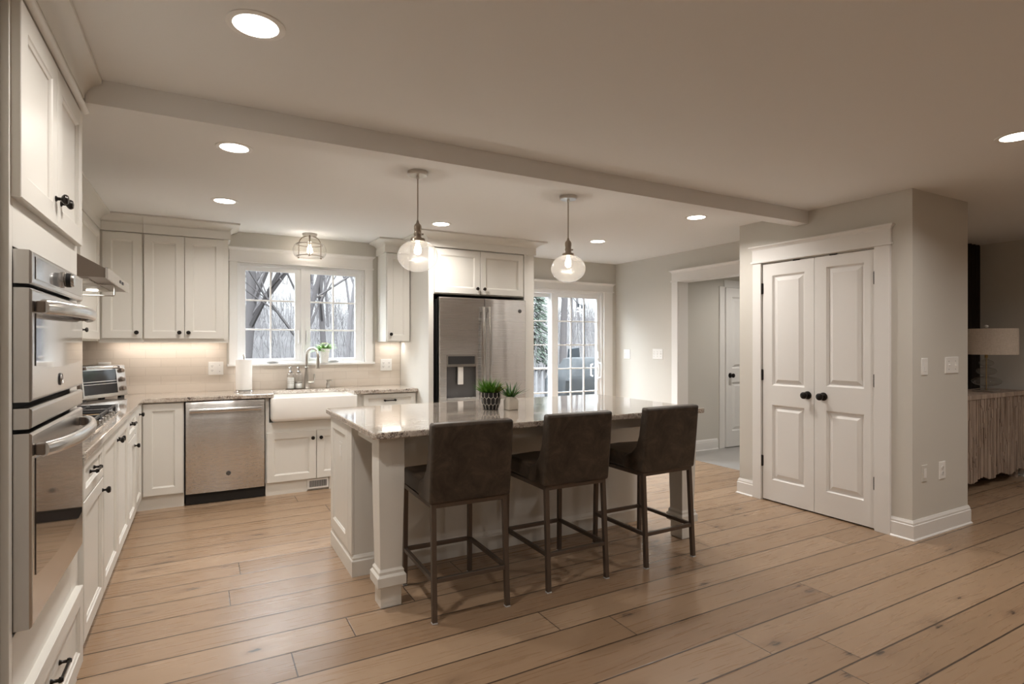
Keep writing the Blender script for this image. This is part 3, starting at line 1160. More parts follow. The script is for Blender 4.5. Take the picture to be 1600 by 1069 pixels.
# register grille let into the toe kick
v = thing('vent_grille', 'white slotted floor-register grille in the toe kick below the sink cabinet', 'vent', (0.94, 5.447, 0))
mb = MB().box(0.846, 1.036, 5.444, 5.447, 0.020, 0.108)
mb.build('plate', M['trim'], v)
mb = MB()
for i in range(17):
    x = 0.868 + 0.146 * i / 16
    mb.box(x - 0.0028, x + 0.0028, 5.4425, 5.4442, 0.035, 0.094)
mb.build('slots', M['dark_gap'], v)

sk = MB()
sx0, sx1, sy0, sy1, sz0, sz1 = 0.528, 1.287, 5.338, 5.830, 0.668, 0.8815


def rrect(x0, x1, y0, y1, r, z, n=5):
    o = []
    for cx_, cy_, a0 in ((x1 - r, y1 - r, 0), (x0 + r, y1 - r, pi / 2), (x0 + r, y0 + r, pi), (x1 - r, y0 + r, 1.5 * pi)):
        for i in range(n + 1):
            a = a0 + pi / 2 * i / n
            o.append((cx_ + r * cos(a), cy_ + r * sin(a), z))
    return o


loops = [rrect(sx0 + 0.03, sx1 - 0.03, sy0 + 0.03, sy1 - 0.03, 0.03, sz0),
         rrect(sx0 + 0.008, sx1 - 0.008, sy0 + 0.008, sy1 - 0.008, 0.032, sz0 + 0.008),
         rrect(sx0, sx1, sy0, sy1, 0.035, sz0 + 0.030),
         rrect(sx0, sx1, sy0, sy1, 0.035, sz1 - 0.008),
         rrect(sx0 + 0.006, sx1 - 0.006, sy0 + 0.006, sy1 - 0.006, 0.030, sz1),
         rrect(sx0 + 0.024, sx1 - 0.024, sy0 + 0.024, sy1 - 0.024, 0.030, sz1),
         rrect(sx0 + 0.030, sx1 - 0.030, sy0 + 0.030, sy1 - 0.030, 0.030, sz1 - 0.006),
         rrect(sx0 + 0.040, sx1 - 0.040, sy0 + 0.040, sy1 - 0.040, 0.035, sz0 + 0.040),
         rrect(sx0 + 0.080, sx1 - 0.080, sy0 + 0.080, sy1 - 0.080, 0.035, sz0 + 0.022)]
sk.loft(loops)
sink = sk.build('apron_sink', M['porcelain'], smooth=True, angle=60)
recentre(sink, (0.91, 5.58, sz0))
tag(sink, 'white fireclay apron-front farmhouse sink below the window', 'sink')

c6 = thing('base_cabinet', 'cream base cabinet between the sink and the refrigerator panel, drawer with bar pull', 'cabinet', (1.62, 5.7, 0))
MB().box(1.344, 1.896, BY, 5.965, 0.115, 0.879).build('carcass', M['cabinet'], c6)
MB().box(1.344, 1.896, BY + 0.012, 5.95, 0.0, 0.115).build('toe_kick', M['cabinet'], c6)
d = door(FY, 1.360, 1.880, 0.708, 0.872, c6, 'drawer', rail=0.040)
pull(FY, 1.620, 0.806, 0.010, d, 0.052)
door(FY, 1.360, 1.880, 0.118, 0.700, c6)

# ------------------------------------------------------------------ granite worktop (one continuous slab, notched at the sink)
ct = MB()
z0, z1 = 0.882, 0.917
P_ = [(-1.050, 2.845), (-0.418, 2.845), (-0.418, 5.395), (0.556, 5.395), (0.556, 5.795), (1.259, 5.795), (1.259, 5.395), (1.895, 5.395), (1.895, 5.970), (-1.050, 5.970)]
ct.loft([[(a, b, z0) for a, b in P_], [(a, b, z1) for a, b in P_]])
wt = ct.build('granite_worktop', M['granite'], bevel=0.005)
recentre(wt, (0.0, 5.7, z0))
tag(wt, 'polished speckled granite worktop running in an L over the wall base cabinets', 'countertop')

# ------------------------------------------------------------------ upper cabinets
UY = 5.652
FU = NY(UY)
u1 = thing('corner_upper_cabinet', 'cream single-door wall cabinet in the corner behind the range hood', 'cabinet', (-0.6, 5.8, 1.395))
MB().box(-0.745, -0.442, UY, 5.968, 1.395, 2.436).build('carcass', M['cabinet'], u1)
MB().box(-0.745, -0.442, UY + 0.004, UY + 0.022, 1.372, 1.395).build('light_rail', M['cabinet'], u1)
d = door(FU, -0.722, -0.449, 1.408, 2.288, u1)
knob(FU, -0.484, 1.458, 0.020, d)
crown([(-0.745, UY), (-0.442, UY)], 2.364, u1, 1.0, frieze=(2.298, 2.37))
u2 = thing('upper_cabinet', 'cream double-door wall cabinet on the dishwasher side of the sink window', 'cabinet', (-0.12, 5.8, 1.395))
MB().box(-0.440, 0.203, UY, 5.968, 1.395, 2.436).build('carcass', M['cabinet'], u2)
MB().box(-0.440, 0.203, UY + 0.004, UY + 0.022, 1.372, 1.395).build('light_rail', M['cabinet'], u2)
d = door(FU, -0.433, -0.140, 1.408, 2.288, u2)
knob(FU, -0.176, 1.460, 0.020, d)
d = door(FU, -0.136, 0.166, 1.408, 2.288, u2)
knob(FU, -0.108, 1.460, 0.020, d)
crown([(-0.440, UY), (0.203, UY), (0.203, 5.965)], 2.364, u2, 1.0, frieze=(2.298, 2.37))
ledm = MB().box(-0.70, 0.16, 5.86, 5.89, 1.386, 1.394)
led = ledm.build('under_cabinet_light', M['led'])
recentre(led, (-0.27, 5.875, 1.386))
tag(led, 'warm glowing light strip under the wall cabinets beside the sink window', 'light')
light('strip_glow', 'AREA', (-0.27, 5.872, 1.383), 0.85, WARM, rot=(0, 0, 0), size=0.80, size_y=0.03, parent=led)

u3 = thing('upper_cabinet', 'cream wall cabinet past the range hood with one low knob', 'cabinet', (-0.9, 5.1, 1.39))
MB().box(-1.045, -0.748, 4.530, 5.648, 1.385, 2.436).box(-1.045, -0.748, 2.95, 4.530, 2.115, 2.436).build('carcass', M['cabinet'], u3)
FL = PX(-0.748)
d = door(FL, 4.755, 5.575, 1.398, 2.288, u3)
knob(FL, 4.815, 1.460, 0.020, d)
crown([(-0.748, 2.95), (-0.748, 5.65)], 2.364, u3, 1.0, frieze=(2.298, 2.37))

u4 = thing('narrow_upper_cabinet', 'narrow cream wall cabinet between the sink window and the refrigerator panel', 'cabinet', (1.77, 5.8, 1.39))
MB().box(1.645, 1.897, UY, 5.968, 1.385, 2.436).build('carcass', M['cabinet'], u4)
d = door(FU, 1.652, 1.890, 1.392, 2.292, u4)
knob(FU, 1.688, 1.462, 0.020, d)
crown([(1.645, 5.965), (1.645, UY), (1.895, UY)], 2.364, u4, 1.0, frieze=(2.300, 2.37))
light('strip_glow', 'AREA', (1.77, 5.87, 1.380), 0.35, WARM, size=0.20, size_y=0.03, parent=u4)

# refrigerator surround with a cabinet over it
PY = 5.100
u5 = thing('refrigerator_surround', 'tall cream surround around the refrigerator with a two-door cabinet over it', 'cabinet', (2.49, 5.5, 0))
MB().box(1.900, 1.950, PY, 5.970, 0.0, 2.436).build('side_panel', M['cabinet'], u5, bevel=0.0015)
MB().box(2.962, 3.080, PY, 5.970, 0.0, 2.436).build('side_panel', M['cabinet'], u5, bevel=0.0015)
MB().box(1.950, 2.962, PY + 0.018, 5.970, 1.850, 2.436).build('carcass', M['cabinet'], u5)
FP = NY(PY + 0.018)
d = door(FP, 1.962, 2.448, 1.860, 2.292, u5)
knob(FP, 2.412, 1.915, 0.020, d)
d = door(FP, 2.453, 2.950, 1.860, 2.292, u5)
knob(FP, 2.490, 1.915, 0.020, d)
crown([(1.900, 5.552), (1.900, PY), (3.080, PY), (3.080, 5.965)], 2.358, u5, 1.09, kx=2.1, frieze=(2.302, 2.37))

# ------------------------------------------------------------------ refrigerator
R_ = thing('refrigerator', 'stainless steel french-door refrigerator with water dispenser and two bowed handles', 'refrigerator', (2.46, 5.45, 0))
MB().box(1.985, 2.945, 5.105, 5.94, 0.03, 1.800).build('body', M['dark_gap'], R_)
RF = 5.035


def fdoor(x0, x1, zb, zt, name, hole=None):
    mb = MB()
    fn_ = NY(RF + 0.06)
    if hole is None:
        mb.rect(fn_, x0, x1, zb, zt, [(0, 0), (0, 0.054), (0.003, 0.058), (0.008, 0.060)])
    else:
        hx0, hx1, hz0, hz1 = hole
        outer = [(x0, zb), (x1, zb), (x1, zt), (x0, zt)]
        inner = [(hx0, hz0), (hx1, hz0), (hx1, hz1), (hx0, hz1)]
        L = [[fn_(u_, v_, 0) for u_, v_ in outer], [fn_(u_, v_, 0.054) for u_, v_ in outer]]
        o2 = [(x0 + 0.006, zb + 0.006), (x1 - 0.006, zb + 0.006), (x1 - 0.006, zt - 0.006), (x0 + 0.006, zt - 0.006)]
        L += [[fn_(u_, v_, 0.060) for u_, v_ in o2], [fn_(u_, v_, 0.060) for u_, v_ in inner], [fn_(u_, v_, 0.004) for u_, v_ in inner]]
        mb.loft(L)
    return mb.build(name, M['steel'], R_)


dl = fdoor(1.985, 2.4685, 0.70, 1.815, 'door', (2.060, 2.372, 0.818, 1.256))
dr = fdoor(2.4725, 2.945, 0.70, 1.815, 'door')
fdoor(1.985, 2.945, 0.06, 0.692, 'freezer_drawer')
dp = MB()
fbox(dp, NY(RF), 2.062, 2.370, 1.140, 1.254, -0.02, 0.004)
dp.build('dispenser_panel', M['steel_bar'], dl, bevel=0.002)
dp = MB().rect(NY(RF - 0.004), 2.075, 2.357, 1.165, 1.242, [(0, 0), (0, 0.001), (0.002, 0.0015)])
dp.build('dispenser_display', M['badge'], dl)
dp = MB()
fbox(dp, NY(RF + 0.055), 2.062, 2.370, 0.820, 1.138, 0, 0.002)
dp.build('dispenser_recess', mat('grey_recess', (0.16, 0.16, 0.165), 0.35, metal=0.5), dl)
dp = MB()
fbox(dp, NY(RF), 2.185, 2.240, 0.965, 1.138, -0.030, -0.008)
dp.build('dispenser_paddle', M['plate'], dl, bevel=0.003)
dp = MB()
fbox(dp, NY(RF), 2.062, 2.370, 0.812, 0.838, -0.05, 0.006)
dp.build('drip_tray', M['steel_bar'], dl, bevel=0.002)
for x, d_, sg in ((2.441, dl, 1), (2.505, dr, -1)):
    hb = MB()
    loops = []
    for i in range(17):
        s = i / 16
        z = 0.80 + 0.93 * s
        y = RF - 0.035 - 0.030 * (1 - (2 * s - 1) ** 2)
        loops.append([(x + 0.017 * cos(q), y + 0.010 * sin(q), z) for q in [2 * pi * k / 12 for k in range(12)]])
    hb.loft(loops)
    hb.box(x - 0.012, x + 0.012, RF - 0.036, RF - 0.0005, 0.81, 0.85).box(x - 0.012, x + 0.012, RF - 0.036, RF - 0.0005, 1.68, 1.72)
    hb.build('handle', M['steel_bar'], d_, smooth=True, angle=50)
emblem(NY(RF), 2.872, 1.700, 0.0005, dr)

# ------------------------------------------------------------------ range hood
H = thing('range_hood', 'stainless steel wedge-shaped range hood on the side wall over the cooktop', 'range hood', (-0.75, 4.0, 1.70))
pr = [(XL + 0.012, 1.715), (-0.436, 1.715), (-0.430, 1.700), (-0.428, 1.755), (XL + 0.012, 2.105)]
hs = MB().prism([(XL + 0.012, 1.705), (-0.440, 1.705), (-0.440, 1.752), (XL + 0.012, 2.105)], lambda p, t_: (p[0], t_, p[1]), 3.541, 4.490)
hs.build('canopy', M['steel_side'], H, bevel=0.002)
MB().box(-0.440, -0.428, 3.538, 4.493, 1.700, 1.757).build('front_lip', M['steel_oven'], H, bevel=0.002)
for y in (4.045, 4.155):
    fbox(MB(), PX(-0.428), y - 0.026, y + 0.026, 1.722, 1.738, 0, 0.003).build('button', M['black'], H, bevel=0.001)
mb = MB()
for i in range(15):
    y = 3.62 + 0.055 * i
    mb.box(-0.98, -0.52, y, y + 0.03, 1.697, 1.705)
mb.build('filter', M['nickel'], H)
for y in (3.72, 4.30):
    MB().lathe([(0.03, 0), (0.03, 0.006)], (-0.60, y, 1.692), 16).build('hood_bulb', M['lampglow'], H)
light('hood_glow', 'AREA', (-0.66, 4.0, 1.688), 2.0, WARM, size=0.3, size_y=0.7, parent=H)
mb = MB()
lp = [(x, 3.92, z) for x, z, _ in rrect(-0.92, -0.443, 1.636, 1.699, 0.012, 0.0)]
mb.tube(lp, 0.0042, 8, closed=True)
mb.tube([(-0.62, 3.92, 1.638), (-0.62, 3.92, 1.704)], 0.004)
mb.build('wire_rail', M['nickel'], H, smooth=True)

# ------------------------------------------------------------------ cooktop
K = thing('gas_cooktop', 'stainless steel gas cooktop with iron grates, set in the worktop beside the tall cabinet', 'cooktop', (-0.72, 3.96, 0.917))
MB().rect(lambda u, v, n: (u, v, 0.917 + n), -0.985, -0.470, 3.465, 4.460, [(0, 0.0003), (0, 0.004), (0.003, 0.007), (0.014, 0.007), (0.020, 0.004)]).build('tray', M['steel_oven'], K)
bz = 0.922
for x, y, r in ((-0.86, 3.68, 0.045), (-0.60, 3.68, 0.038), (-0.74, 3.96, 0.058), (-0.86, 4.25, 0.045), (-0.60, 4.25, 0.038)):
    b = MB().lathe([(r * 1.15, 0), (r * 1.1, 0.008), (r, 0.010), (r, 0.020)], (x, y, bz), 20).build('burner', M['brass'], K, smooth=True)
    MB().lathe([(r * 0.85, 0.0201), (r * 0.88, 0.028), (r * 0.6, 0.031)], (x, y, bz), 20).build('burner_cap', M['iron'], b, smooth=True)
for y0_, y1_ in ((3.50, 3.80), (3.815, 4.105), (4.12, 4.42)):
    g = MB()
    x0_, x1_ = -0.965, -0.500
    zt = bz + 0.048
    for x in (x0_, x1_):
        g.box(x - 0.006, x + 0.006, y0_, y1_, zt - 0.014, zt)
    for y in (y0_ + 0.006, y1_ - 0.006):
        g.box(x0_, x1_, y - 0.006, y + 0.006, zt - 0.014, zt)
    ym = (y0_ + y1_) / 2
    g.box(x0_, x1_, ym - 0.005, ym + 0.005, zt - 0.010, zt + 0.002)
    for x in (x0_ + 0.13, x1_ - 0.13):
        g.box(x - 0.005, x + 0.005, y0_, y1_, zt - 0.010, zt + 0.002)
    for x in (x0_, x1_):
        for y in (y0_ + 0.006, y1_ - 0.006):
            g.box(x - 0.008, x + 0.008, y - 0.008, y + 0.008, bz, zt - 0.012)
    g.build('grate', M['iron'], K, bevel=0.002)
for i in range(5):
    b = MB().lathe([(0.021, 0), (0.021, 0.004), (0.017, 0.006), (0.0155, 0.026), (0.012, 0.028)], (-0.486 - 0.0, 3.74 + 0.11 * i, bz + 0.0), 16)
    b.build('knob', M['steel_bar'], K, smooth=True)

# ------------------------------------------------------------------ kitchen island
I = thing('kitchen_island', 'cream kitchen island with panelled end, square tapered legs and a knee space for stools', 'kitchen island', (1.9, 3.4, 0))
ix0, ix1, iy0, iy1 = 0.777, 2.980, 3.322, 3.930
MB().box(ix0, ix1, iy0, iy1, 0.0, 0.882).build('carcass', M['island'], I)
fnI = NX(ix0)
sm = MB()
fbox(sm, fnI, 3.322, 3.402, 0.125, 0.880, 0, 0.016)
sm.build('corner_post', M['island'], I, bevel=0.003)
shaker(fnI, 3.410, 3.925, 0.125, 0.880, 0.016, 0.075).build('end_panel', M['island'], I)
bm_ = MB()
prof = [(0, 0), (0.016, 0), (0.016, 0.088), (0.011, 0.096), (0.011, 0.106), (0.004, 0.120), (0, 0.124)]
path = [(ix0 - 0.0, iy1), (ix0 - 0.0, iy0), (ix1, iy0), (ix1, iy1)]
loops = []
for i, p in enumerate(path):
    nr = []
    p3 = Vector((*p, 0))
    if i:
        d = (p3 - Vector((*path[i - 1], 0))).normalized(); nr.append(Vector((d.y, -d.x, 0)))
    if i < 3:
        d = (Vector((*path[i + 1], 0)) - p3).normalized(); nr.append(Vector((d.y, -d.x, 0)))
    q = nr[0] if len(nr) == 1 else (nr[0] + nr[1]) / ((nr[0] + nr[1]).length_squared / 2)
    loops.append([p3 + q * a + Vector((0, 0, b)) for a, b in prof])
bm_.loft(loops)
bm_.build('base_molding', M['island'], I)
ap = MB().box(0.925, 2.91, 2.905, 2.925, 0.800, 0.882).box(0.800, 0.820, 2.967, 3.322, 0.825, 0.882).box(2.99, 3.01, 2.967, 3.322, 0.825, 0.882)
ap.build('apron', M['island'], I)
for x in (0.8545, 2.9775):
    y = 2.8975

    def sq(h, z):
        return [(x - h, y - h, z), (x + h, y - h, z), (x + h, y + h, z), (x - h, y + h, z)]
    MB().loft([sq(0.055, 0), sq(0.055, 0.112), sq(0.074, 0.1125), sq(0.076, 0.116), sq(0.076, 0.162), sq(0.070, 0.170), sq(0.066, 0.174), sq(0.066, 0.188),
               sq(0.058, 0.200), sq(0.0575, 0.204), sq(0.0675, 0.66), sq(0.0675, 0.882)]).build('leg', M['island'], I, bevel=0.002)

it = MB()
a0, a1, b0, b1 = 0.742, 3.072, 2.760, 4.004
cc = 0.022
poly = [(a0 + cc, b0), (a1 - cc, b0), (a1, b0 + cc), (a1, b1 - 0.01), (a1 - 0.01, b1), (a0 + 0.01, b1), (a0, b1 - 0.01), (a0, b0 + cc)]
it.loft([[(p, q, 0.8825) for p, q in poly], [(p, q, 0.917) for p, q in poly]])
ito = it.build('island_countertop', M['granite'], bevel=0.006)
recentre(ito, (1.9, 3.38, 0.8825))
tag(ito, 'polished speckled granite slab topping the kitchen island', 'countertop')


# wall plates
def plate(name, label, cat, fn, u0, u1, v0, v1, kinds, m='plate'):
    """kinds: list of 'switch' / 'outlet' per gang"""
    c_ = fn((u0 + u1) / 2, v0, 0)
    o = thing(name, label, cat, c_)
    mb = MB().rect(fn, u0, u1, v0, v1, [(0, 0), (0, 0.003), (0.003, 0.006)])
    mb.build('plate', M[m], o)
    n = len(kinds)
    for i, k in enumerate(kinds):
        uc = u0 + (u1 - u0) * (i + 0.5) / n
        vc = (v0 + v1) / 2
        b = MB()
        if k == 'switch':
            fbox(b, fn, uc - 0.005, uc + 0.005, vc - 0.012, vc + 0.012, 0.006, 0.0075)
            fbox(b, fn, uc - 0.003, uc + 0.003, vc - 0.002, vc + 0.010, 0.0075, 0.016)
            b.build('toggle', M['plate'], o)
            s = MB()
            for sv in (-0.030, 0.030):
                flathe(s, fn, uc, vc + sv, [(0.003, 0.006), (0.003, 0.0072)], 8)
            s.build('screw', M['slot'], o)
        elif k == 'rocker':
            fbox(b, fn, uc - 0.016, uc + 0.016, vc - 0.033, vc + 0.033, 0.006, 0.009)
            b.build('rocker', M['plate'], o, bevel=0.001)
        else:
            for sv in (-0.020, 0.020):
                flathe(b, fn, uc, vc + sv, [(0.0165, 0.006), (0.0165, 0.0085)], 16)
            b.build('receptacle', M['plate'], o)
            s = MB()
            for sv in (-0.020, 0.020):
                for su in (-0.006, 0.006):
                    fbox(s, fn, uc + su - 0.0014, uc + su + 0.0014, vc + sv - 0.003, vc + sv + 0.008, 0.0085, 0.0089)
                fbox(s, fn, uc - 0.002, uc + 0.002, vc + sv - 0.011, vc + sv - 0.006, 0.0085, 0.0089)
            s.build('slots', M['slot'], o)
    return o


FT = NY(YW - 0.009)
plate('outlet_plate', 'white two-gang outlet and switch plate on the tiles beside the paper towel', 'outlet', FT, 0.046, 0.172, 1.071, 1.194, ['outlet', 'switch'])
plate('outlet_plate', 'white two-gang plate on the tiles under the narrow wall cabinet', 'outlet', FT, 1.677, 1.801, 1.074, 1.200, ['outlet', 'outlet'])
plate('outlet_plate', 'white outlet plate on the tiles just above the toaster oven', 'outlet', FT, -0.790, -0.700, 1.085, 1.204, ['outlet'])
plate('outlet_plate', 'small cream outlet cover on the panelled end of the island', 'outlet', NX(ix0 - 0.000), 3.615, 3.700, 0.622, 0.737, ['rocker'], 'cabinet')
FR = NX(XR)
plate('switch_plate', 'white two-toggle switch plate on the wall beside the sliding door', 'light switch', FR, 5.682, 5.808, 1.168, 1.290, ['switch', 'switch'])
plate('switch_plate', 'white three-toggle switch plate on the wall beside the hall opening', 'light switch', FR, 5.090, 5.262, 1.174, 1.300, ['switch', 'switch', 'switch'])
FE = NY(YP)
plate('switch_plate', 'narrow white rocker switch plate on the wall end beside the closet doors', 'light switch', FE, 4.414, 4.498, 1.141, 1.261, ['rocker'])
plate('switch_plate', 'wide white two-toggle switch plate on the wall end beside the lamp', 'light switch', FE, 4.745, 4.940, 1.144, 1.266, ['switch', 'switch'])
plate('outlet_plate', 'white duplex outlet low on the wall end above the baseboard', 'outlet', FE, 4.660, 4.748, 0.382, 0.508, ['outlet'])
plate('outlet_plate', 'wall-coloured painted-over cable plate low on the wall end near the corner', 'outlet', FE, 4.420, 4.492, 0.390, 0.508, ['rocker'], 'wall')


# ------------------------------------------------------------------ bar stools
def make_stool(label):
    s = thing('bar_stool', label, 'bar stool', (0, 0, 0), 'leather bar stools at the island')
    for sx in (-1, 1):
        for sy in (-1, 1):
            top = (sx * 0.195, 0.236 if sy > 0 else -0.222, 0.575)
            bot = (sx * 0.1985, 0.246 if sy > 0 else -0.252, 0.006)
            g = MB()
            loops = []
            for px, py, pz in (bot, top):
                h = 0.0125
                loops.append([(px - h, py - h, pz), (px + h, py - h, pz), (px + h, py + h, pz), (px - h, py + h, pz)])
            g.loft(loops)
            l = g.build('leg', M['stool_metal'], s, bevel=0.002)
            MB().box(bot[0] - 0.014, bot[0] + 0.014, bot[1] - 0.014, bot[1] + 0.014, 0.0, 0.007).build('foot_pad', M['foot_pad'], l, bevel=0.002)
    z = 0.203
    yb, yf, xs = -0.2435, 0.2425, 0.197
    for nm, b in (('back_stretcher', (-xs + 0.0125, xs - 0.0125, yb - 0.009, yb + 0.011)), ('footrest', (-xs + 0.0125, xs - 0.0125, yf - 0.010, yf + 0.010)),
                  ('side_stretcher', (-xs - 0.010, -xs + 0.010, yb + 0.0125, yf - 0.0125)), ('side_stretcher', (xs - 0.010, xs + 0.010, yb + 0.0125, yf - 0.0125))):
        MB().box(b[0], b[1], b[2], b[3], z - 0.011, z + 0.011).build(nm, M['stool_metal'], s, bevel=0.002)
    fr_ = MB()
    fr_.box(-0.2075, 0.2075, -0.2345, -0.2095, 0.553, 0.577).box(-0.2075, 0.2075, 0.2235, 0.2485, 0.553, 0.577)
    fr_.box(-0.2075, -0.1825, -0.2095, 0.2235, 0.553, 0.577).box(0.1825, 0.2075, -0.2095, 0.2235, 0.553, 0.577)
    fr_.build('seat_frame', M['stool_metal'], s, bevel=0.002)
    st = MB()
    loops = []
    for yy, zt in ((-0.20, 0.668), (-0.10, 0.672), (0.05, 0.676), (0.20, 0.672), (0.256, 0.662)):
        loops.append([(-0.214, yy, 0.578), (0.214, yy, 0.578), (0.214, yy, zt), (0.0, yy, zt + 0.008), (-0.214, yy, zt)])
    st.loft(loops)
    st.build('seat', M['leather'], s, bevel=0.018, seg=3, smooth=True, angle=30)
    bk = MB()
    P = [(-0.246, 0.572), (-0.257, 0.66), (-0.272, 0.80), (-0.287, 0.972), (-0.232, 0.978), (-0.222, 0.90), (-0.205, 0.80), (-0.180, 0.735), (-0.140, 0.690), (-0.075, 0.664), (-0.06, 0.62), (-0.06, 0.578)]
    bk.prism(P, lambda p, t_: (t_, p[0], p[1]), -0.221, 0.221)
    bk.build('backrest', M['leather'], s, bevel=0.014, seg=3, smooth=True, angle=30)
    return s


st1 = make_stool('brown leather bar stool beside the left island leg, nearest the oven')
st1.location = (1.192, 2.815, 0)
st1.rotation_euler = (0, 0, radians(-1.5))
dup(st1, (1.857, 2.838, 0), radians(-0.4), 'brown leather bar stool in the middle of the three at the island')
dup(st1, (2.548, 2.832, 0), radians(0.6), 'brown leather bar stool at the far end of the island, closest to the closet doors')


# ------------------------------------------------------------------ ceiling lights
def make_can(label):
    c_ = thing('recessed_light', label, 'ceiling light', (0, 0, CEIL), 'recessed ceiling downlights')
    MB().lathe([(0.094, 0.0), (0.094, -0.003), (0.086, -0.006), (0.072, -0.004), (0.072, 0.0)], (0, 0, CEIL), 32, caps=False).build('trim_ring', M['plate'], c_, smooth=True)
    MB().lathe([(0.0725, 0.0), (0.0725, -0.0025)], (0, 0, CEIL), 32).build('lens', M['lampglow'], c_)
    light('downlight', 'AREA', (0, 0, CEIL - 0.008), CAN_W, WARM, size=0.13, parent=c_, spread=radians(152))
    return c_


can = make_can('large recessed downlight in the living room ceiling, nearest the tall oven cabinet')
can.location = (0.158, 2.080, CEIL)
for x, y, lb in ((0.152, 3.430, 'recessed downlight just past the ceiling beam on the oven side of the kitchen'),
                 (0.145, 4.740, 'recessed downlight in front of the wall cabinets beside the sink window'),
                 (1.873, 4.710, 'recessed downlight in front of the refrigerator surround'),
                 (3.628, 4.710, 'recessed downlight in front of the sliding glass door'),
                 (3.675, 3.413, 'recessed downlight just past the beam on the closet side of the kitchen'),
                 (3.705, 1.278, 'recessed downlight in the living room ceiling cut by the frame, nearest the lamp')):
    dup(can, (x, y, CEIL), None, lb)
for x, y in ((0.5, -0.9), (2.3, -0.9), (4.1, -0.9), (6.25, 0.75)):  # unseen downlights added as fill for the living room side and nook
    dup(can, (x, y, CEIL), None, 'added recessed fill light in the living room ceiling outside the frame')
dup(can, (6.05, 4.15, CEIL), None, 'added recessed fill light in the hall ceiling hidden behind the closet')  # unseen downlight added to brighten the hall


def make_pendant(label):
    p = thing('pendant_light', label, 'pendant light', (0, 0, CEIL), 'globe pendants over the island')
    MB().lathe([(0.064, 0), (0.064, -0.018), (0.058, -0.024), (0.010, -0.026), (0.008, -0.045)], (0, 0, CEIL), 28).build('canopy', M['nickel'], p, smooth=True)
    MB().tube([(0, 0, CEIL - 0.04), (0, 0, 2.125)], 0.0042).build('cord', M['aged'], p, smooth=True)
    so = MB().lathe([(0.006, 2.135), (0.010, 2.118), (0.020, 2.108), (0.024, 2.098), (0.024, 2.078), (0.022, 2.074), (0.022, 2.058), (0.026, 2.050), (0.022, 2.036), (0.024, 2.026), (0.043, 2.022), (0.046, 2.014), (0.046, 2.004), (0.02, 2.002)], (0, 0, 0), 24).build('socket', M['aged'], p, smooth=True)
    MB().tube([(0.020, -0.006, 2.052), (0.034, -0.010, 2.050)], [0.004, 0.006]).build('switch_key', M['aged'], so, smooth=True)
    pr_ = []
    for i in range(21):
        a = pi * (0.135 + 0.865 * i / 20)
        r = 0.126 * sin(a)
        pr_.append((max(r, 0.001), 1.912 + 0.100 * cos(a)))
    MB().lathe(pr_, (0, 0, 0), 40, caps=False).build('globe', M['globe'], p, smooth=True, angle=180)
    MB().lathe([(0.010, 2.000), (0.013, 1.985), (0.020, 1.965), (0.023, 1.948), (0.020, 1.932), (0.010, 1.922), (0.002, 1.920)], (0, 0, 0), 16).build('bulb', M['bulb'], p, smooth=True)
    light('pendant_glow', 'POINT', (0, 0, 1.945), 3.5, WARM, size=0.03, parent=p)
    return p


pd = make_pendant('seeded glass globe pendant hanging in front of the refrigerator surround')
pd.location = (1.181, 3.362, CEIL)
dup(pd, (2.338, 3.385, CEIL), None, 'seeded glass globe pendant hanging in front of the sliding door')

sf = thing('semi_flush_light', 'nickel semi-flush light with a flattened clear glass globe above the sink window', 'ceiling light', (0.918, 5.760, CEIL))
cx_, cy_ = 0.918, 5.760
MB().lathe([(0.070, 2.44), (0.070, 2.428), (0.062, 2.420), (0.010, 2.418), (0.008, 2.37), (0.026, 2.365), (0.026, 2.335), (0.012, 2.332)], (cx_, cy_, 0), 28).build('canopy', M['nickel'], sf, smooth=True)
cage = MB()
for k in range(3):
    a = radians(20 + 120 * k)
    ca, sa = cos(a), sin(a)
    pts = [(0.035, 2.418), (0.060, 2.414), (0.085, 2.404), (0.105, 2.385), (0.116, 2.360), (0.119, 2.330), (0.119, 2.215)]
    cage.tube([(cx_ + r * ca, cy_ + r * sa, z) for r, z in pts], 0.005, 6)
    cage.lathe([(0.007, 2.205), (0.009, 2.212), (0.007, 2.219)], (cx_ + 0.121 * ca, cy_ + 0.121 * sa, 0), 8)
for z in (2.333, 2.218):
    cage.tube([(cx_ + 0.120 * cos(2 * pi * i / 32), cy_ + 0.120 * sin(2 * pi * i / 32), z) for i in range(32)], 0.005, 6, closed=True)
cage.build('cage', M['aged'], sf, smooth=True)
pr_ = [(0.112, 2.338)]
for i in range(17):
    a = radians(62 - 124 * i / 16)
    pr_.append((0.100 + 0.057 * cos(a) * 1.0, 2.275 + 0.066 * sin(a) / sin(radians(62))))
pr_.append((0.001, 2.209))
MB().lathe(pr_, (cx_, cy_, 0), 40, caps=False).build('globe', M['clear'], sf, smooth=True, angle=180)
MB().lathe([(0.012, 2.332), (0.014, 2.315), (0.024, 2.295), (0.026, 2.275), (0.020, 2.256), (0.004, 2.248)], (cx_, cy_, 0), 16).build('bulb', M['bulb'], sf, smooth=True)
light('ceiling_glow', 'POINT', (cx_, cy_, 2.27), 3.0, WARM, size=0.03, parent=sf)

# ------------------------------------------------------------------ things on the worktop
ZC = 0.917
tv = thing('toaster_oven', 'stainless steel toaster oven with three dials, angled into the worktop corner', 'toaster oven', (0, 0, 0))
w2, dp_, zb, zt = 0.222, 0.11, 0.016, 0.262


def tf(u, v, n):      # slanted front: u across, v up the face 0..1
    return (u, -dp_ + 0.030 * v - n, zb + (zt - zb) * v)


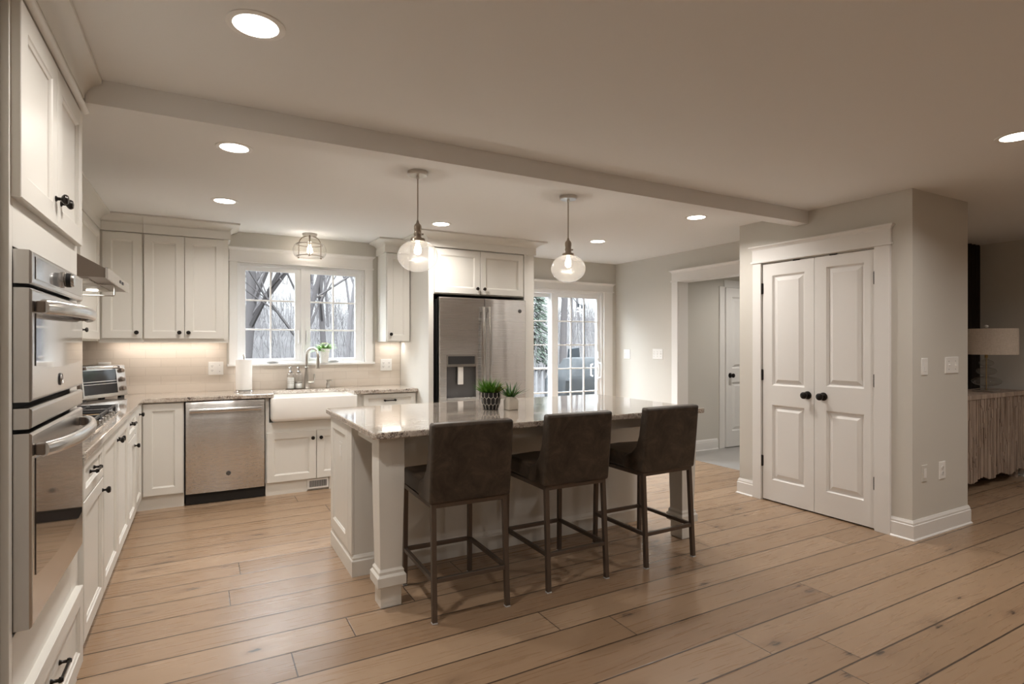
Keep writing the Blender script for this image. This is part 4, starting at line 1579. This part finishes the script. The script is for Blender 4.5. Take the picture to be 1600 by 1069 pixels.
b = MB().loft([[(-w2, -dp_, zb), (w2, -dp_, zb), (w2, dp_, zb), (-w2, dp_, zb)], [(-w2, -dp_ + 0.030, zt), (w2, -dp_ + 0.030, zt), (w2, dp_, zt), (-w2, dp_, zt)]])
b.build('body', M['steel_side'], tv, bevel=0.006)
fbx = MB()
fbox(fbx, tf, -w2 + 0.003, w2 - 0.003, 0.02, 0.985, 0.0, 0.004)
fp = fbx.build('front_panel', M['steel_bar'], tv)
g = MB()
fbox(g, tf, -0.200, 0.118, 0.12, 0.86, 0.004, 0.007)
gd = g.build('glass_door', mat('toaster_glass', (0.02, 0.02, 0.022), 0.08, spec=0.35), tv)
g = MB()
fbox(g, tf, -0.212, 0.130, 0.05, 0.12, 0.004, 0.010)
fbox(g, tf, -0.212, 0.130, 0.86, 0.93, 0.004, 0.010)
fbox(g, tf, -0.212, -0.200, 0.12, 0.86, 0.004, 0.010)
fbox(g, tf, 0.118, 0.130, 0.12, 0.86, 0.004, 0.010)
for k in (0.42, 0.50):
    fbox(g, tf, -0.200, 0.118, k, k + 0.018, 0.007, 0.008)
g.build('door_frame', M['steel_bar'], gd)
h = MB().tube([tf(-0.19, 0.93, 0.028), tf(0.115, 0.93, 0.028)], 0.008)
h.build('handle', M['steel_bar'], gd, smooth=True)
h = MB()
for u_ in (-0.197, 0.122):
    fbox(h, tf, u_ - 0.012, u_ + 0.012, 0.88, 0.98, 0.004, 0.036)
h.build('handle_end', mat('brown_plastic', (0.07, 0.045, 0.035), 0.4), gd, bevel=0.004)
for v_ in (0.24, 0.53, 0.82):
    k_ = MB()
    loops = []
    for r, n in ((0.021, 0.004), (0.021, 0.007), (0.018, 0.008), (0.0165, 0.026), (0.013, 0.028)):
        loops.append([tf(0.172 + r * cos(2 * pi * i / 20), v_ + r * sin(2 * pi * i / 20) / (zt - zb), n) for i in range(20)])
    k_.loft(loops)
    k_.build('dial', M['steel_side'], fp, smooth=True)
for sx in (-1, 1):
    for sy in (-1, 1):
        MB().box(sx * 0.185 - 0.02, sx * 0.185 + 0.02, sy * 0.085 - 0.015, sy * 0.085 + 0.015, 0.0, 0.0165).build('foot', M['black'], tv, bevel=0.002)
tv.location = (-0.772, 5.545, ZC)
tv.rotation_euler = (0, 0, radians(58))
tv.scale = (1.06, 1.0, 1.04)

ph = thing('paper_towel_holder', 'chrome paper towel holder standing in front of the window casing', 'paper towel holder', (0.338, 5.80, ZC))
c3 = (0.338, 5.80, ZC)
MB().lathe([(0.082, 0), (0.084, 0.006), (0.080, 0.012), (0.070, 0.014), (0.010, 0.015)], c3, 28).build('base', M['chrome'], ph, smooth=True)
MB().lathe([(0.006, 0.014), (0.006, 0.325), (0.009, 0.328), (0.013, 0.338), (0.010, 0.347), (0.003, 0.350)], c3, 14).build('post', M['nickel'], ph, smooth=True)
rl = MB()
rl.lathe([(0.019, 0.016), (0.069, 0.016), (0.070, 0.020), (0.070, 0.296), (0.069, 0.300), (0.019, 0.300), (0.019, 0.016)], c3, 36, caps=False)
rl = rl.build('paper_towel_roll', M['paper'], smooth=True, angle=50)
recentre(rl, (0.338, 5.80, ZC + 0.016))
tag(rl, 'white paper towel roll on the chrome holder by the sink window', 'paper towel')


def bottle(x, y, label, full):
    b_ = thing('soap_dispenser', label, 'soap dispenser', (x, y, ZC), 'soap pump bottles behind the sink')
    c_ = (x, y, ZC)
    MB().lathe([(0.030, 0), (0.034, 0.004), (0.034, 0.138), (0.030, 0.148), (0.018, 0.152), (0.018, 0.158)], c_, 24).build('bottle', M['clear'], b_, smooth=True, angle=60)
    if full:
        MB().lathe([(0.0295, 0.003), (0.0325, 0.006), (0.0325, 0.112), (0.004, 0.1125)], c_, 24).build('soap', M['soap'], b_, smooth=True)
    else:
        MB().lathe([(0.0295, 0.003), (0.0325, 0.006), (0.0325, 0.05), (0.004, 0.0505)], c_, 24).build('soap', M['soap'], b_, smooth=True)
    rg = MB()
    for z in (0.052, 0.068):
        rg.lathe([(0.0345, z), (0.0349, z + 0.001), (0.0349, z + 0.003), (0.0345, z + 0.004)], c_, 24, caps=False)
    rg.build('band', M['nickel'], b_, smooth=True)
    p_ = MB().lathe([(0.020, 0.157), (0.020, 0.172), (0.012, 0.176), (0.006, 0.178), (0.006, 0.205), (0.010, 0.208), (0.010, 0.216), (0.003, 0.218)], c_, 18)
    p_.tube([(x, y, ZC + 0.212), (x - 0.012, y - 0.030, ZC + 0.214), (x - 0.016, y - 0.042, ZC + 0.206)], 0.0042)
    p_.build('pump', M['chrome'], b_, smooth=True)
    return b_


bottle(0.757, 5.870, 'clear pump bottle filled with white soap, left of the faucet by the sink', True)
bottle(0.832, 5.872, 'nearly empty clear glass pump bottle right beside the faucet', False)
ty = MB().box(0.712, 0.878, 5.832, 5.910, ZC - 0.0, ZC + 0.003).build('soap_tray', M['steel_side'], bevel=0.001)
for o_ in [o for o in COL.objects if o.name.startswith('soap_dispenser')]:
    o_.location.z += 0.003
recentre(ty, (0.795, 5.87, ZC))
tag(ty, 'thin dark tray under the two soap pump bottles', 'tray')

fa = thing('kitchen_faucet', 'brushed nickel gooseneck pull-down faucet with side lever behind the sink', 'faucet', (0.905, 5.868, ZC))
fx, fy = 0.905, 5.868
MB().lathe([(0.031, 0), (0.031, 0.006), (0.026, 0.012), (0.022, 0.060), (0.021, 0.110), (0.016, 0.190), (0.0165, 0.205), (0.019, 0.208), (0.019, 0.214), (0.0135, 0.218)], (fx, fy, ZC), 24).build('body', M['nickel'], fa, smooth=True)
d_ = Vector((0.56, -0.83, 0))
R_arc = 0.078
pts = [(fx, fy, ZC + 0.21), (fx, fy, ZC + 0.27), (fx, fy, ZC + 0.325)]
for i in range(1, 15):
    a = pi - (pi * 1.04) * i / 14
    q = Vector((fx, fy, ZC + 0.325)) + d_ * (R_arc + R_arc * cos(a)) + Vector((0, 0, R_arc * sin(a)))
    pts.append(tuple(q))
MB().tube(pts, 0.0125, 12).build('spout', M['nickel'], fa, smooth=True)
e = Vector(pts[-1])
MB().lathe([(0.0135, 0.004), (0.0145, -0.010), (0.0145, -0.030), (0.017, -0.050), (0.021, -0.105), (0.020, -0.112), (0.006, -0.113)], tuple(e), 18).build('spray_head', M['nickel'], fa, smooth=True)
lv = MB().tube([(fx + 0.015, fy - 0.006, ZC + 0.062), (fx + 0.040, fy - 0.016, ZC + 0.062), (fx + 0.066, fy - 0.024, ZC + 0.064)], [0.012, 0.012, 0.015], 12)
lv.tube([(fx + 0.066, fy - 0.024, ZC + 0.066), (fx + 0.070, fy - 0.026, ZC + 0.090), (fx + 0.070, fy - 0.027, ZC + 0.115), (fx + 0.070, fy - 0.028, ZC + 0.150)], [0.005, 0.006, 0.010, 0.008], 10)
lv.build('lever', M['nickel'], fa, smooth=True)
ag = thing('deck_soap_pump', 'short brushed nickel pump on the sink deck beyond the faucet', 'soap pump', (1.112, 5.868, ZC))
c_ = (1.112, 5.868, ZC)
MB().lathe([(0.024, 0), (0.024, 0.005), (0.017, 0.008), (0.019, 0.030), (0.016, 0.052), (0.012, 0.056), (0.012, 0.066), (0.017, 0.070), (0.017, 0.080), (0.004, 0.083)], c_, 20).build('body', M['nickel'], ag, smooth=True)
MB().tube([(1.112, 5.868, ZC + 0.075), (1.135, 5.850, ZC + 0.078), (1.150, 5.840, ZC + 0.072)], 0.005).build('spout', M['nickel'], ag, smooth=True)


# ------------------------------------------------------------------ plants
def blades(mb, c, n, length, spread, width, rnd, up=0.55, curl=0.4):
    for i in range(n):
        a = rnd.uniform(0, 2 * pi)
        tilt = spread * math.sqrt(rnd.uniform(0.02, 1))
        L = length * rnd.uniform(0.65, 1.1)
        r0 = rnd.uniform(0, 0.030)
        base = Vector((c[0] + r0 * cos(a), c[1] + r0 * sin(a), c[2]))
        d = Vector((cos(a) * sin(tilt), sin(a) * sin(tilt), cos(tilt)))
        side = Vector((-sin(a), cos(a), 0))
        out = Vector((cos(a), sin(a), 0))
        vs = []
        for k in range(5):
            s = k / 4
            p = base + d * (L * s) + out * (curl * L * s * s * 0.35) - Vector((0, 0, curl * L * s * s * 0.25))
            wd = width * (0.65 + 0.9 * s if s < 0.4 else 1.35 * (1 - s) + 0.02)
            nrm = d.cross(side).normalized()
            vs += [p - side * wd, p + nrm * wd * 0.5, p + side * wd]
        fs = []
        for k in range(4):
            o = k * 3
            fs += [(o, o + 3, o + 4, o + 1), (o + 1, o + 4, o + 5, o + 2)]
        mb.add(vs, fs)


rnd = random.Random(11)
px_, py_ = 1.715, 3.405
pl = thing('potted_plant', 'bright green artificial succulents in a black pot with a pale hexagon pattern on the island', 'plant', (px_, py_, ZC))
pc = (px_, py_, ZC)
POT = [(0.048, 0), (0.051, 0.003), (0.060, 0.030), (0.067, 0.065), (0.069, 0.095), (0.068, 0.118)]
MB().lathe(POT + [(0.063, 0.118), (0.062, 0.100), (0.001, 0.100)], pc, 36).build('pot', M['pot_black'], pl, smooth=True, angle=60)


def pr(z):
    for (r0_, z0_), (r1_, z1_) in zip(POT, POT[1:]):
        if z0_ <= z <= z1_:
            return r0_ + (r1_ - r0_) * (z - z0_) / (z1_ - z0_)
    return POT[-1][0]


hx = MB()
NH = 14


def pp(k, z):
    a = 2 * pi * k / NH
    r = pr(max(0.0, min(0.118, z))) + 0.0006
    return (px_ + r * cos(a), py_ + r * sin(a), ZC + z)


for k in range(NH):
    for (za, zb_) in ((0.004, 0.030), (0.045, 0.075), (0.090, 0.116)):
        off = 0.5 if za == 0.045 else 0.0
        hx.tube([pp(k + off, za), pp(k + off, zb_)], 0.0014, 4)
    for sgn in (-0.5, 0.5):
        hx.tube([pp(k, 0.030), pp(k + sgn, 0.045)], 0.0014, 4)
        hx.tube([pp(k + 0.5, 0.075), pp(k + 0.5 + sgn, 0.090)], 0.0014, 4)
hx.build('hexagon_pattern', M['pot_line'], pl)
f1 = MB()
blades(f1, (px_ - 0.012, py_ - 0.005, ZC + 0.100), 120, 0.115, 1.05, 0.0058, rnd)
blades(f1, (px_ - 0.03, py_ + 0.01, ZC + 0.105), 30, 0.135, 0.6, 0.005, rnd)
f1.build('foliage', M['leaf'], pl)
f2 = MB()
blades(f2, (px_ + 0.030, py_ - 0.012, ZC + 0.112), 40, 0.085, 0.95, 0.0085, rnd)
f2.build('foliage', M['leaf_lime'], pl)
f3 = MB()
blades(f3, (px_ + 0.012, py_ + 0.02, ZC + 0.105), 60, 0.120, 0.8, 0.0055, rnd)
f3.build('foliage', M['leaf_dark'], pl)

qx, qy = 1.828, 3.325
p2 = thing('potted_plant', 'small spiky aloe in a pale ceramic pot beside the black pot on the island', 'plant', (qx, qy, ZC))
qc = (qx, qy, ZC)
MB().loft([rrect(qx - 0.034, qx + 0.034, qy - 0.034, qy + 0.034, 0.012, ZC), rrect(qx - 0.040, qx + 0.040, qy - 0.040, qy + 0.040, 0.014, ZC + 0.004),
           rrect(qx - 0.041, qx + 0.041, qy - 0.041, qy + 0.041, 0.014, ZC + 0.060), rrect(qx - 0.034, qx + 0.034, qy - 0.034, qy + 0.034, 0.014, ZC + 0.072),
           rrect(qx - 0.028, qx + 0.028, qy - 0.028, qy + 0.028, 0.014, ZC + 0.088)]).build('pot', mat('pale_stoneware', (0.62, 0.57, 0.50), 0.5), p2, smooth=True, angle=40)
f4 = MB()
blades(f4, (qx, qy, ZC + 0.084), 34, 0.125, 1.05, 0.0078, rnd, curl=0.2)
f4.build('foliage', M['leaf_dark'], p2)
f5 = MB()
blades(f5, (qx, qy, ZC + 0.084), 16, 0.075, 1.15, 0.0085, rnd, curl=0.2)
f5.build('foliage', M['leaf'], p2)

wx, wy, wz = 1.092, 5.952, 1.170
fp_ = thing('flower_pot', 'white woven flower pot of pale blossoms on the window sill behind the faucet', 'plant', (wx, wy, wz))
MB().lathe([(0.034, 0), (0.037, 0.003), (0.052, 0.135), (0.054, 0.142), (0.050, 0.144), (0.048, 0.130), (0.001, 0.128)], (wx, wy, wz), 28).build('pot', M['weave'], fp_, smooth=True, angle=60)
f6 = MB()
blades(f6, (wx, wy, wz + 0.125), 60, 0.110, 1.15, 0.010, rnd, curl=0.7)
blades(f6, (wx - 0.045, wy - 0.01, wz + 0.120), 16, 0.100, 1.5, 0.009, rnd, curl=1.3)
f6.build('foliage', mat('soft_green_leaf', (0.22, 0.42, 0.10), 0.5), fp_)
bl = MB()
for i in range(34):
    a = rnd.uniform(0, 2 * pi)
    t_ = rnd.uniform(0, 1.2)
    p = Vector((wx + 0.075 * sin(t_) * cos(a), wy + 0.055 * sin(t_) * sin(a), wz + 0.140 + 0.060 * cos(t_)))
    for k in range(5):
        b_ = a + 2 * pi * k / 5
        o1 = Vector((cos(b_), sin(b_), 0.35)) * 0.015
        s1 = Vector((-sin(b_), cos(b_), 0)) * 0.007
        bl.add([p, p + o1 * 0.6 + s1, p + o1, p + o1 * 0.6 - s1], [(0, 1, 2, 3)])
bl.build('blossoms', M['petal'], fp_)

# ------------------------------------------------------------------ dining nook: sideboard, lamp, curtain
SB = thing('sideboard', 'weathered wood sideboard with carved vertical slats standing under the table lamp', 'sideboard', (6.45, 2.67, 0))
sx0, sx1, sy0, sy1 = 5.52, 7.395, 2.470, 2.840
MB().box(sx0, sx1, sy0 - 0.015, sy1, 0.845, 0.888).build('top', M['carved'], SB, bevel=0.004)
MB().box(sx0 + 0.02, sx1 - 0.02, sy0 + 0.012, sy1 - 0.01, 0.13, 0.845).build('carcass', M['carved'], SB)
sl_ = MB()
r2 = random.Random(5)
x = sx0 + 0.01
i = 0
while x < sx1 - 0.015:
    wd = r2.uniform(0.012, 0.022)
    zb = 0.095 + 0.018 * sin(x * 16.0) + r2.uniform(-0.004, 0.004)
    cuts = [zb] + sorted(0.845 - 0.75 * ((abs(sin(x * 5.2 + k * 1.3)) * 0.6 + k * 0.28) % 1.0) for k in range(3)) + [0.845]
    for a_, b_ in zip(cuts, cuts[1:]):
        if b_ - a_ > 0.02:
            dd_ = r2.choice((0.000, 0.006, 0.012))
            sl_.box(x, x + wd - 0.003, sy0 - dd_, sy0 + 0.014, max(a_, zb), b_ - 0.002)
    x += wd
    i += 1
sl_.build('slatted_front', M['carved'], SB)
for x in (sx0 + 0.08, sx1 - 0.14):
    for y in (sy0 + 0.05, sy1 - 0.09):
        MB().box(x, x + 0.06, y, y + 0.05, 0.0, 0.13).build('leg', M['carved'], SB)

LX, LY, LZ = 6.79, 2.585, 0.888
L_ = thing('table_lamp', 'table lamp with linen drum shade and stacked clear glass discs on the sideboard', 'lamp', (LX, LY, LZ))
MB().box(LX - 0.085, LX + 0.085, LY - 0.085, LY + 0.085, LZ, LZ + 0.022).build('base', M['clear'], L_, bevel=0.003)
gb = MB()
prf = [(0.012, 0.024)]
for cz, rr, hh in ((0.105, 0.120, 0.048), (0.205, 0.082, 0.040), (0.285, 0.060, 0.034)):
    for k in range(13):
        a = -pi / 2 + pi * k / 12
        prf.append((max(0.020, rr * cos(a)), cz + hh * sin(a)))
prf.append((0.012, 0.335))
gb.lathe([(r, z) for r, z in prf], (LX, LY, LZ), 36)
gb.build('glass_column', M['clear'], L_, smooth=True, angle=60)
MB().lathe([(0.005, 0.022), (0.005, 0.335), (0.013, 0.336), (0.013, 0.366), (0.006, 0.372), (0.004, 0.640)], (LX, LY, LZ), 12).build('stem', M['brass'], L_, smooth=True)
sh = MB()
sh.lathe([(0.240, 0.371), (0.242, 0.371), (0.242, 0.622), (0.240, 0.622), (0.239, 0.620), (0.239, 0.373), (0.240, 0.371)], (LX, LY, LZ), 48, caps=False)
sh.build('lamp_shade', M['linen'], L_, smooth=True, angle=60)
MB().lathe([(0.006, 0.630), (0.010, 0.634), (0.018, 0.644), (0.016, 0.656), (0.004, 0.662)], (LX, LY, LZ), 14).build('finial', M['plate'], L_, smooth=True)
spd = MB()
for k in range(3):
    a = 2 * pi * k / 3
    spd.tube([(LX, LY, LZ + 0.625), (LX + 0.239 * cos(a), LY + 0.239 * sin(a), LZ + 0.618)], 0.002, 5)
spd.build('shade_spider', M['brass'], L_)

cu = MB()
loops = []
for z in (0.015, 1.2, 2.43):
    f_ = []
    nn = 64
    for i in range(nn + 1):
        s = i / nn
        f_.append((6.70 + 0.70 * s, 2.872 - 0.020 * sin(s * 2 * pi * 8), z))
    for i in range(nn, -1, -1):
        s = i / nn
        f_.append((6.70 + 0.70 * s, 2.876 - 0.020 * sin(s * 2 * pi * 8), z))
    loops.append(f_)
cu.loft(loops)
cu = cu.build('curtain', M['curtain'], smooth=True, angle=60)
recentre(cu, (7.05, 2.874, 0.015))
tag(cu, 'dark brown floor-length curtain hanging behind the table lamp and sideboard', 'curtain')

# ------------------------------------------------------------------ outside: deck, covered grill, woods
DK = -0.12
dk = MB()
for i in range(24):
    y = 6.15 + 0.142 * i
    dk.box(2.4, 9.0, y, y + 0.136, DK - 0.03, DK)
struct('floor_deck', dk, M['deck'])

rg = thing('deck_railing', 'white picket railing along the far edge of the deck outside the sliding door', 'railing', (5.7, 9.4, DK))
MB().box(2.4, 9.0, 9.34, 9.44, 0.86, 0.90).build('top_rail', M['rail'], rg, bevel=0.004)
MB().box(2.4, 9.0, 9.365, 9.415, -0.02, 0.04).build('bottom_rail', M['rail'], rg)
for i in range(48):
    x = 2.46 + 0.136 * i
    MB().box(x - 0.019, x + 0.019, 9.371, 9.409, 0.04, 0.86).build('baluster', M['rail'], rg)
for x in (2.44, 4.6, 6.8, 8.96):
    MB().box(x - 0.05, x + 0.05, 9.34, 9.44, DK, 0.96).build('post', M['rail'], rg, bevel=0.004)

gl = MB()


def ring(z, x0, x1, y0, y1, jit=0.0, r=0.08):
    pts = rrect(x0, x1, y0, y1, r, z, 4)
    rr = random.Random(int(z * 100))
    return [(a + rr.uniform(-jit, jit), b + rr.uniform(-jit, jit), c_) for a, b, c_ in pts]


gl.loft([ring(DK, 5.02, 6.62, 7.32, 8.02, 0.02), ring(0.30, 5.04, 6.60, 7.33, 8.01, 0.02), ring(0.78, 5.03, 6.61, 7.31, 8.02, 0.012), ring(0.86, 5.10, 6.55, 7.36, 8.0, 0.008),
         ring(1.02, 5.30, 6.42, 7.45, 7.97, 0.012), ring(1.115, 5.36, 6.38, 7.55, 7.95, 0.01), ring(1.135, 5.44, 6.32, 7.62, 7.90, 0.004)])
gl = gl.build('covered_grill', M['cover'], smooth=True, angle=40)
recentre(gl, (5.8, 7.67, DK))
tag(gl, 'barbecue grill under a slate grey vinyl cover on the deck outside the sliding door', 'grill')

pnl = MB().loft([[(6.02, 8.62, DK), (6.20, 8.62, DK), (6.20, 8.74, DK), (6.02, 8.74, DK)], [(6.00, 8.62, 1.02), (6.23, 8.62, 1.02), (6.23, 8.74, 1.02), (6.00, 8.74, 1.02)],
                 [(6.03, 8.62, 1.275), (6.21, 8.62, 1.300), (6.21, 8.74, 1.300), (6.03, 8.74, 1.275)]])
pnl = pnl.build('upright_box', M['pole'], bevel=0.01)
recentre(pnl, (6.11, 8.68, DK))
tag(pnl, 'dark blue-grey upright box standing behind the covered grill', 'box')

lp_ = thing('string_light_pole', 'dark metal pole with two hanging bulbs at the deck railing', 'string lights', (6.74, 9.2, DK))
MB().tube([(6.74, 9.2, DK), (6.74, 9.2, 2.16)], 0.026, 10).build('pole', M['pole'], lp_, smooth=True)
wpts = [(6.74 - 0.9 * s, 9.2 - 0.6 * s, 2.14 + 0.55 * s * s - 0.12 * s) for s in [k / 8 for k in range(9)]]
wr_ = MB().tube(wpts, 0.006, 5)
wr_.build('wire', M['pole'], lp_, smooth=True)
for s in (0.10, 0.30):
    p = (6.74 - 0.9 * s, 9.2 - 0.6 * s, 2.14 + 0.55 * s * s - 0.12 * s)
    so = MB().lathe([(0.018, 0.0), (0.018, -0.06), (0.022, -0.065)], p, 10).build('bulb_socket', M['pole'], lp_, smooth=True)
    MB().lathe([(0.02, -0.065), (0.042, -0.10), (0.045, -0.125), (0.030, -0.155), (0.004, -0.162)], p, 12).build('bulb', M['pane'], so, smooth=True)

# ground rising to a wooded slope
gm = MB()
nx, ny = 40, 40


def gh(x, y):
    t_ = max(0.0, (y - 13.0) / 45.0)
    return -0.95 + 5.6 * min(1.0, t_) ** 0.9 + 0.25 * sin(x * 0.35) * min(1, t_ * 4) + 0.15 * sin(y * 0.7 + x * 0.2) * min(1, t_ * 4)


vs = []
for j in range(ny + 1):
    for i in range(nx + 1):
        x = -45 + 120 * i / nx
        y = 6.2 + 75 * j / ny
        vs.append((x, y, gh(x, y)))
gm.add(vs, [(j * (nx + 1) + i, j * (nx + 1) + i + 1, (j + 1) * (nx + 1) + i + 1, (j + 1) * (nx + 1) + i) for j in range(ny) for i in range(nx)])
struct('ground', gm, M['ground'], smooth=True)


def tree_mesh(seed, H, r0, lean, depth=4, forks=None, droop=0.0):
    rn = random.Random(seed)
    mb = MB()

    def grow(p, d, L, r, lev):
        n = 5 if lev == 0 else 3
        pts = [p]
        dirs = [d]
        q = p.copy()
        dd_ = d.copy()
        for i in range(n):
            dd_ = (dd_ + Vector((rn.uniform(-1, 1), rn.uniform(-1, 1), rn.uniform(-0.3, 0.7 - droop))) * (0.10 if lev == 0 else 0.20)).normalized()
            q = q + dd_ * (L / n)
            pts.append(q.copy())
            dirs.append(dd_.copy())
        rs = [r * (1 - 0.62 * i / n) for i in range(n + 1)]
        mb.tube(pts, rs, 7 if lev == 0 else (5 if lev < 3 else 3))
        if lev >= depth:
            return
        kids = {0: 9, 1: 6, 2: 5, 3: 4}[lev] if forks is None else forks[lev]
        for k in range(kids):
            s = rn.uniform(0.28 if lev == 0 else 0.2, 1.0)
            f_ = s * n
            i = min(n - 1, int(f_))
            b = pts[i].lerp(pts[i + 1], f_ - i)
            a = rn.uniform(0, 2 * pi)
            t_ = dirs[i + 1]
            sd_ = t_.cross(Vector((cos(a), sin(a), 0.2))).normalized()
            nd = (t_ * rn.uniform(0.55, 0.95) + sd_ * rn.uniform(0.5, 0.95) + Vector((0, 0, 0.18))).normalized()
            grow(b, nd, L * rn.uniform(0.42, 0.62), max(0.004, r * (1 - 0.6 * s) * rn.uniform(0.38, 0.62)), lev + 1)
    grow(Vector((0, 0, -0.2)), Vector((lean[0], lean[1], 1)).normalized(), H, r0, 0)
    return mb


def tree(name, mb, m, loc, label, group=None):
    o = mb.build(name, m, smooth=True, angle=60)
    o.location = loc
    return tag(o, label, 'tree', group)


def at(x, y):
    return (x, y, gh(x, y) - 0.1)


tree('bare_tree', tree_mesh(3, 8.5, 0.13, (0.12, 0.0)), M['bark'], at(0.56, 11.8), 'thick grey leafless tree leaning across the left sash of the sink window')
tree('bare_tree', tree_mesh(21, 6.0, 0.07, (0.30, 0.05)), M['bark'], at(1.05, 11.0), 'slender leaning leafless tree in front of the right half of the left sash')
tree('bare_tree', tree_mesh(8, 9.0, 0.09, (-0.04, 0.02)), M['bark'], at(3.05, 15.5), 'leafless tree with an upright trunk seen through the right sash of the sink window')
tree('bare_tree', tree_mesh(14, 9.0, 0.13, (0.02, 0.0)), M['bark'], at(9.75, 14.2), 'rough-barked leafless tree rising behind the covered grill')
ev = MB()
er = random.Random(9)
ev.tube([(0, 0, -0.2), (0, 0, 8.5)], [0.14, 0.02], 7)
for i in range(2600):
    z = er.uniform(0.8, 8.3)
    a = er.uniform(0, 2 * pi)
    r = (8.8 - z) * 0.24 * er.uniform(0.35, 1)
    L = 0.5
    p0 = Vector((r * 0.5 * cos(a), r * 0.5 * sin(a), z + 0.1))
    p1 = Vector((r * cos(a), r * sin(a), z - 0.1 * r))
    sd_ = Vector((-sin(a), cos(a), 0)) * 0.06
    up = Vector((0, 0, 0.06))
    ev.add([p0, p1 - sd_, p1 + up + (p1 - p0) * 0.3, p1 + sd_], [(0, 1, 2, 3)])
tree('evergreen_tree', ev, M['needle'], at(12.9, 21.5), 'hazy green evergreen tree showing in the fixed pane of the sliding door').scale = (0.6, 0.6, 0.8)

# the woods behind: look-alike bare trees
protos = []
for k in range(4):
    mb = tree_mesh(40 + k, 9.5, 0.10 + 0.015 * k, (0.03 * (k - 1.5), 0), depth=4)
    protos.append(mb)
rw = random.Random(77)
made = [None] * 4
spots = []
tries = 0
while len(spots) < 46 and tries < 5000:
    tries += 1
    y = rw.uniform(17, 50)
    x = rw.uniform(-0.12 * y - 2, 0.95 * y + 4)
    if all((x - a) ** 2 + (y - b) ** 2 > 4.0 for a, b in spots):
        spots.append((x, y))
LBL = 'slim haze-tinted leafless tree in the woods beyond the windows'
for i, (x, y) in enumerate(spots):
    k = i % 4
    if made[k] is None:
        made[k] = tree('bare_tree', protos[k], M['bark_haze'], at(x, y), LBL, 'bare trees in the woods')
        made[k].scale = (1.0, 1.0, 1.05)
    else:
        s_ = rw.uniform(0.8, 1.35)
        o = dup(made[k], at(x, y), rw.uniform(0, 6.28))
        o.scale = (s_, s_, s_ * rw.uniform(0.9, 1.1))

br = MB()
rb = random.Random(4)
for i in range(2600):
    y = rb.uniform(13.5, 55)
    x = rb.uniform(-0.15 * y - 2, 1.0 * y + 3)
    z = gh(x, y) - 0.1
    h = rb.uniform(0.8, 2.6)
    lx, ly = rb.uniform(-0.5, 0.5), rb.uniform(-0.3, 0.3)
    r = rb.uniform(0.006, 0.016) * (0.7 + y / 45)
    br.tube([(x, y, z), (x + lx * 0.3, y + ly * 0.3, z + h * 0.5), (x + lx, y + ly, z + h)], [r, r * 0.8, r * 0.3], 3)
    for q in range(2):
        a = rb.uniform(0, 6.28)
        f_ = rb.uniform(0.3, 0.7)
        b = (x + lx * f_ * 0.5, y + ly * f_ * 0.5, z + h * f_)
        br.tube([b, (b[0] + cos(a) * 0.45, b[1] + sin(a) * 0.3, b[2] + h * 0.35)], [r * 0.6, r * 0.2], 3)
bo = br.build('brush', M['bark_haze'])
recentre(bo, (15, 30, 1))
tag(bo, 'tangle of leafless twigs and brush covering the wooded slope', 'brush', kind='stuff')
